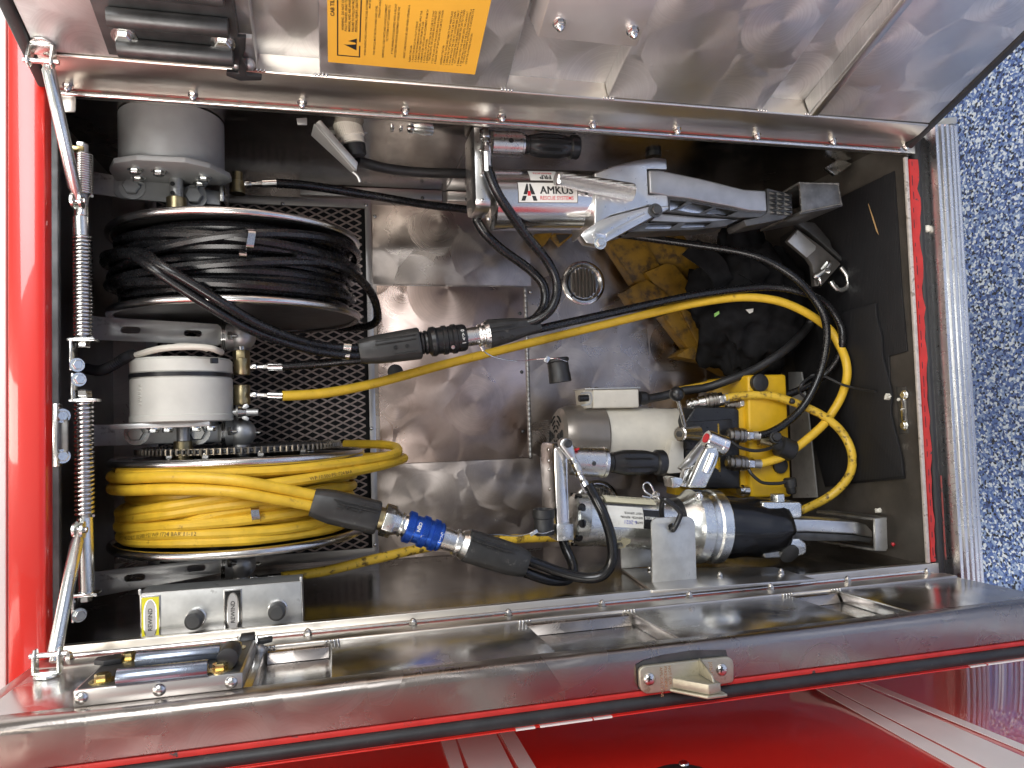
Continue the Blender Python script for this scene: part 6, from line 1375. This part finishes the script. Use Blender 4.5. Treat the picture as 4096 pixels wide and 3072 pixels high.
mk('latch_pivot', G().lathe(A(1642, 520, .122), (0, -.3, -1), [(0, .006), (.006, .006), (.007, .004)], 16), M['zinc'], lt); mk('latch_plate', pprism([(1628, 505), (1652, 503), (1655, 535), (1632, 532)], .124, .127), M['zinc'], lt, .001)
mk('wall_catch', pprism([(1562, 496), (1610, 496), (1612, 522), (1600, 520), (1596, 502), (1578, 502), (1576, 520), (1564, 522)], .12, .13), M['zinc'], None, .001, label='small steel keeper beside the swing latch on the upper wall', cat='keeper')
mk('wall_tab', pprism([(1185, 472), (1228, 470), (1228, 498), (1190, 498)], .06, .064), M['plate'], None, .001, label='small pale tab at the hinge of the socket lid', cat='tab')
# ================================================================== rewind switch box
rw = thing('switch_box', 'galvanised rewind switch panel with two black push buttons near the lower door', 'switch panel', A(890, 2450, .05))
dW = .03
face = [(558, 2374), (1206, 2324), (1213, 2516), (564, 2577)]
mk('panel', pprism(face, dW, dW+.003), M['plate'], rw, .0008)
fa = PX(face, dW)
mk('panel_side', G().prism([fa[0], fa[1], fa[1]+V((0, .002, 0)), fa[0]+V((0, .002, 0))], (0, 0, .05)), M['plate'], rw)
mk('panel_side', G().prism([fa[1], fa[2], fa[2]+V((-.002, 0, 0)), fa[1]+V((-.002, 0, 0))], (0, 0, .05)), M['plate'], rw)
for x, y in ((560, 2368), (1204, 2317)): mk('corner_ear', G().box(A(x, y, dW+.001), .004, .008, .004), M['plate'], rw, .001)
XW = (fa[1]-fa[0]).normalized(); YW = V((0, 0, 1)).cross(XW).normalized(); YW = YW if YW.y > 0 else -YW
def lab(c, wdt, hgt, mat_, ins=0):
    c = A(*c, dW-.0006); g = G()
    fr_ = mk('label_plate', G().box(c, wdt, hgt, .0014, X=XW, Y=YW), M['steel'], rw, .0004)
    mk('label_field', G().box(c+V((0, 0, -.0009)), wdt*.86, hgt*.94, .0006, X=XW, Y=YW), mat_, fr_)
    ov = []; n_ = 28
    def oval(k_, dz):
        o_ = []
        for i in range(n_):
            a = 2*math.pi*i/n_; cx_, sy_ = math.cos(a), math.sin(a); e = lambda q, p_: math.copysign(abs(q)**p_, q)
            o_.append(c+V((0, 0, dz))+XW*e(cx_, .8)*wdt*.33*k_*(1-.25*abs(e(sy_, 1))**3)+YW*e(sy_, .55)*hgt*.43*(1-(1-k_)*.35))
        return o_
    mk('label_ring', G().prism(oval(1, -.0016), (0, 0, .0006)), M['steel'], fr_); mk('label_centre', G().prism(oval(.84, -.0019), (0, 0, .0006)), M['labelg'], fr_)
    g = G(); text(g, 'REWIND', flat(c+V((0, 0, -.0022)), -YW, -XW), .0056, center=True, bold=.02); mk('label_lettering', g, M['print'], fr_)
lab((602, 2477), .026, .066, M['labely']); lab((932, 2446), .025, .064, M['labelk'])
def butn(x, y):
    c = A(x, y, dW); b_ = mk('button_collar', G().lathe(c, (0, 0, -1), [(0, .0138), (.005, .0138), (.006, .0125)], 32), M['alu'], rw)
    mk('push_button', G().lathe(c+V((0, 0, -.006)), (0, 0, -1), [(0, .0118), (.015, .0125), (.019, .0118), (.022, .0085), (.0225, .001)], 32), M['button'], b_)
butn(786, 2468); butn(1112, 2434)
# ================================================================== roller racks on both doors
TUBE = mat('blued_steel_tube', (.3, .34, .42), .24, .9)
def rack(dr, label, u0, u1, q0, q1, tubes, rolls, bolts, dark, h_=.03, tr=.0115):
    t = thing('tube_rack', label, 'rack', dr.P((u0+u1)/2, (q0+q1)/2, .01)); mt = M['dark'] if dark else M['brush']
    mk('base_channel', dr.slab(u0, u1, q0, q1, .0068, h_), mt, t, .0012)
    for (ua, ub, q) in tubes: mk('roller_tube', G().cyl(dr.P(ua, q, h_+tr*.9), dr.P(ub, q, h_+tr*.9), tr, seg=28), M['dark'] if dark else TUBE, t, .0008)
    for (u, q, w_) in rolls: mk('rubber_roller', G().cyl(dr.P(u, q-w_, h_+.012), dr.P(u, q+w_, h_+.012), .0115, seg=24), M['rubber'], t, .001)
    for (u, q) in bolts: inst('bolt', GBOLT, t, dr.P(u, q, h_), dr.n)
    return t
hB = .024; qf = BD.px(625, 2727, hB)[1]; qb = BD.px(700, 2592, hB)[1]; uL = BD.px(297, 2760, hB)[0]; uR = BD.px(968, 2694, hB)[0]
ft, bk_ = [BD.px(*q, hB+.009) for q in ((475, 2702), (830, 2676))], [BD.px(*q, hB+.009) for q in ((550, 2633), (880, 2607))]
rl = BD.px(918, 2618, hB+.012)
rk_ = rack(BD, 'steel tube rack with gold bolts on the inside of the lower door', uL, uR, qb, qf, ((ft[0][0], ft[1][0], (ft[0][1]+ft[1][1])/2), (bk_[0][0], bk_[1][0], (bk_[0][1]+bk_[1][1])/2)), ((rl[0], rl[1], .018),), [BD.px(*q, hB+.003) for q in ((411, 2716), (516, 2630), (882, 2672), (938, 2588))], False, hB, .0092)
mk('channel_top', BD.slab(uL+.003, uR-.003, qb+.003, qf-.003, hB-.001, hB+.0008), M['dark'], rk_)
for x, y in ((325, 2792), (637, 2760), (925, 2730)): inst('screw', SCREWL, rk_, onP(x, y, BD.P(0, qf, 0), BD.e), BD.e, scale=1.0)
cc = BD.px(440, 2655, hB); mk('cable_clip', G().prism([BD.P(cc[0]-.016+a, cc[1]-.014+b, hB+.001) for a, b in ((0, .004), (.012, 0), (.03, .006), (.03, .022), (.012, .026), (0, .018))], BD.n*.006), M['rubber'], rk_, .001)
rk2 = rack(TD, 'black tube rack with bolts on the inside of the upper door', .098, .258, .102, .26, ((.115, .25, .125), (.115, .25, .17), (.115, .25, .215)), (), (), True)
for x, y in ((497, 145), (892, 170)):
    Q = TD.at(x, y, .03); inst('bolt', BOLT, rk2, Q, TD.n, scale=1.2)
# rubber T-latches
tl = thing('rubber_latch', 'black rubber T-handle latch hanging inside the upper door', 'latch', TD.at(965, 240, .02))
mk('latch_clip', G().box(TD.at(955, 155, .025), .034, .012, .008, Y=TD.e, Z=TD.n), M['greysteel'], tl, .001)
mk('latch_strap', G().prism([TD.at(x, y, .03) for x, y in ((928, 150), (985, 150), (982, 200), (970, 235), (988, 275), (985, 300), (1048, 308), (1046, 324), (960, 325), (905, 305), (906, 288), (955, 294), (952, 240), (932, 195))], TD.n*-.007), M['rubber'], tl, .0015)
for x in (945, 995): mk('latch_knob', G().sphere(TD.at(x, 258, .014), .0085, 16, 12), M['greysteel'], tl, sharp=80)
tl2 = thing('rubber_latch', 'black rubber T-handle latch on the end of the lower door rack', 'latch', BD.P(.32, .1, .03))
mk('latch_barrel', G().cyl(A(965, 2567, BD.P(0, .09).z), A(1020, 2560, BD.P(0, .09).z), .0105, seg=20), M['rubber'], tl2, .001)
z_ = BD.P(0, .09).z
mk('latch_clip', G().tube(catmull([A(957, 2545, z_), A(957, 2590, z_-.004), A(1022, 2584, z_-.004), A(1024, 2545, z_)], 2), .0024, 6), M['steel'], tl2)
mk('latch_tee', pprism([(1026, 2562), (1088, 2550), (1090, 2570), (1030, 2584)], z_, z_+.012), M['rubber'], tl2, .002)
mk('latch_knob', G().sphere(A(1038, 2602, z_), .0085, 16, 12), M['greysteel'], tl2, sharp=80)
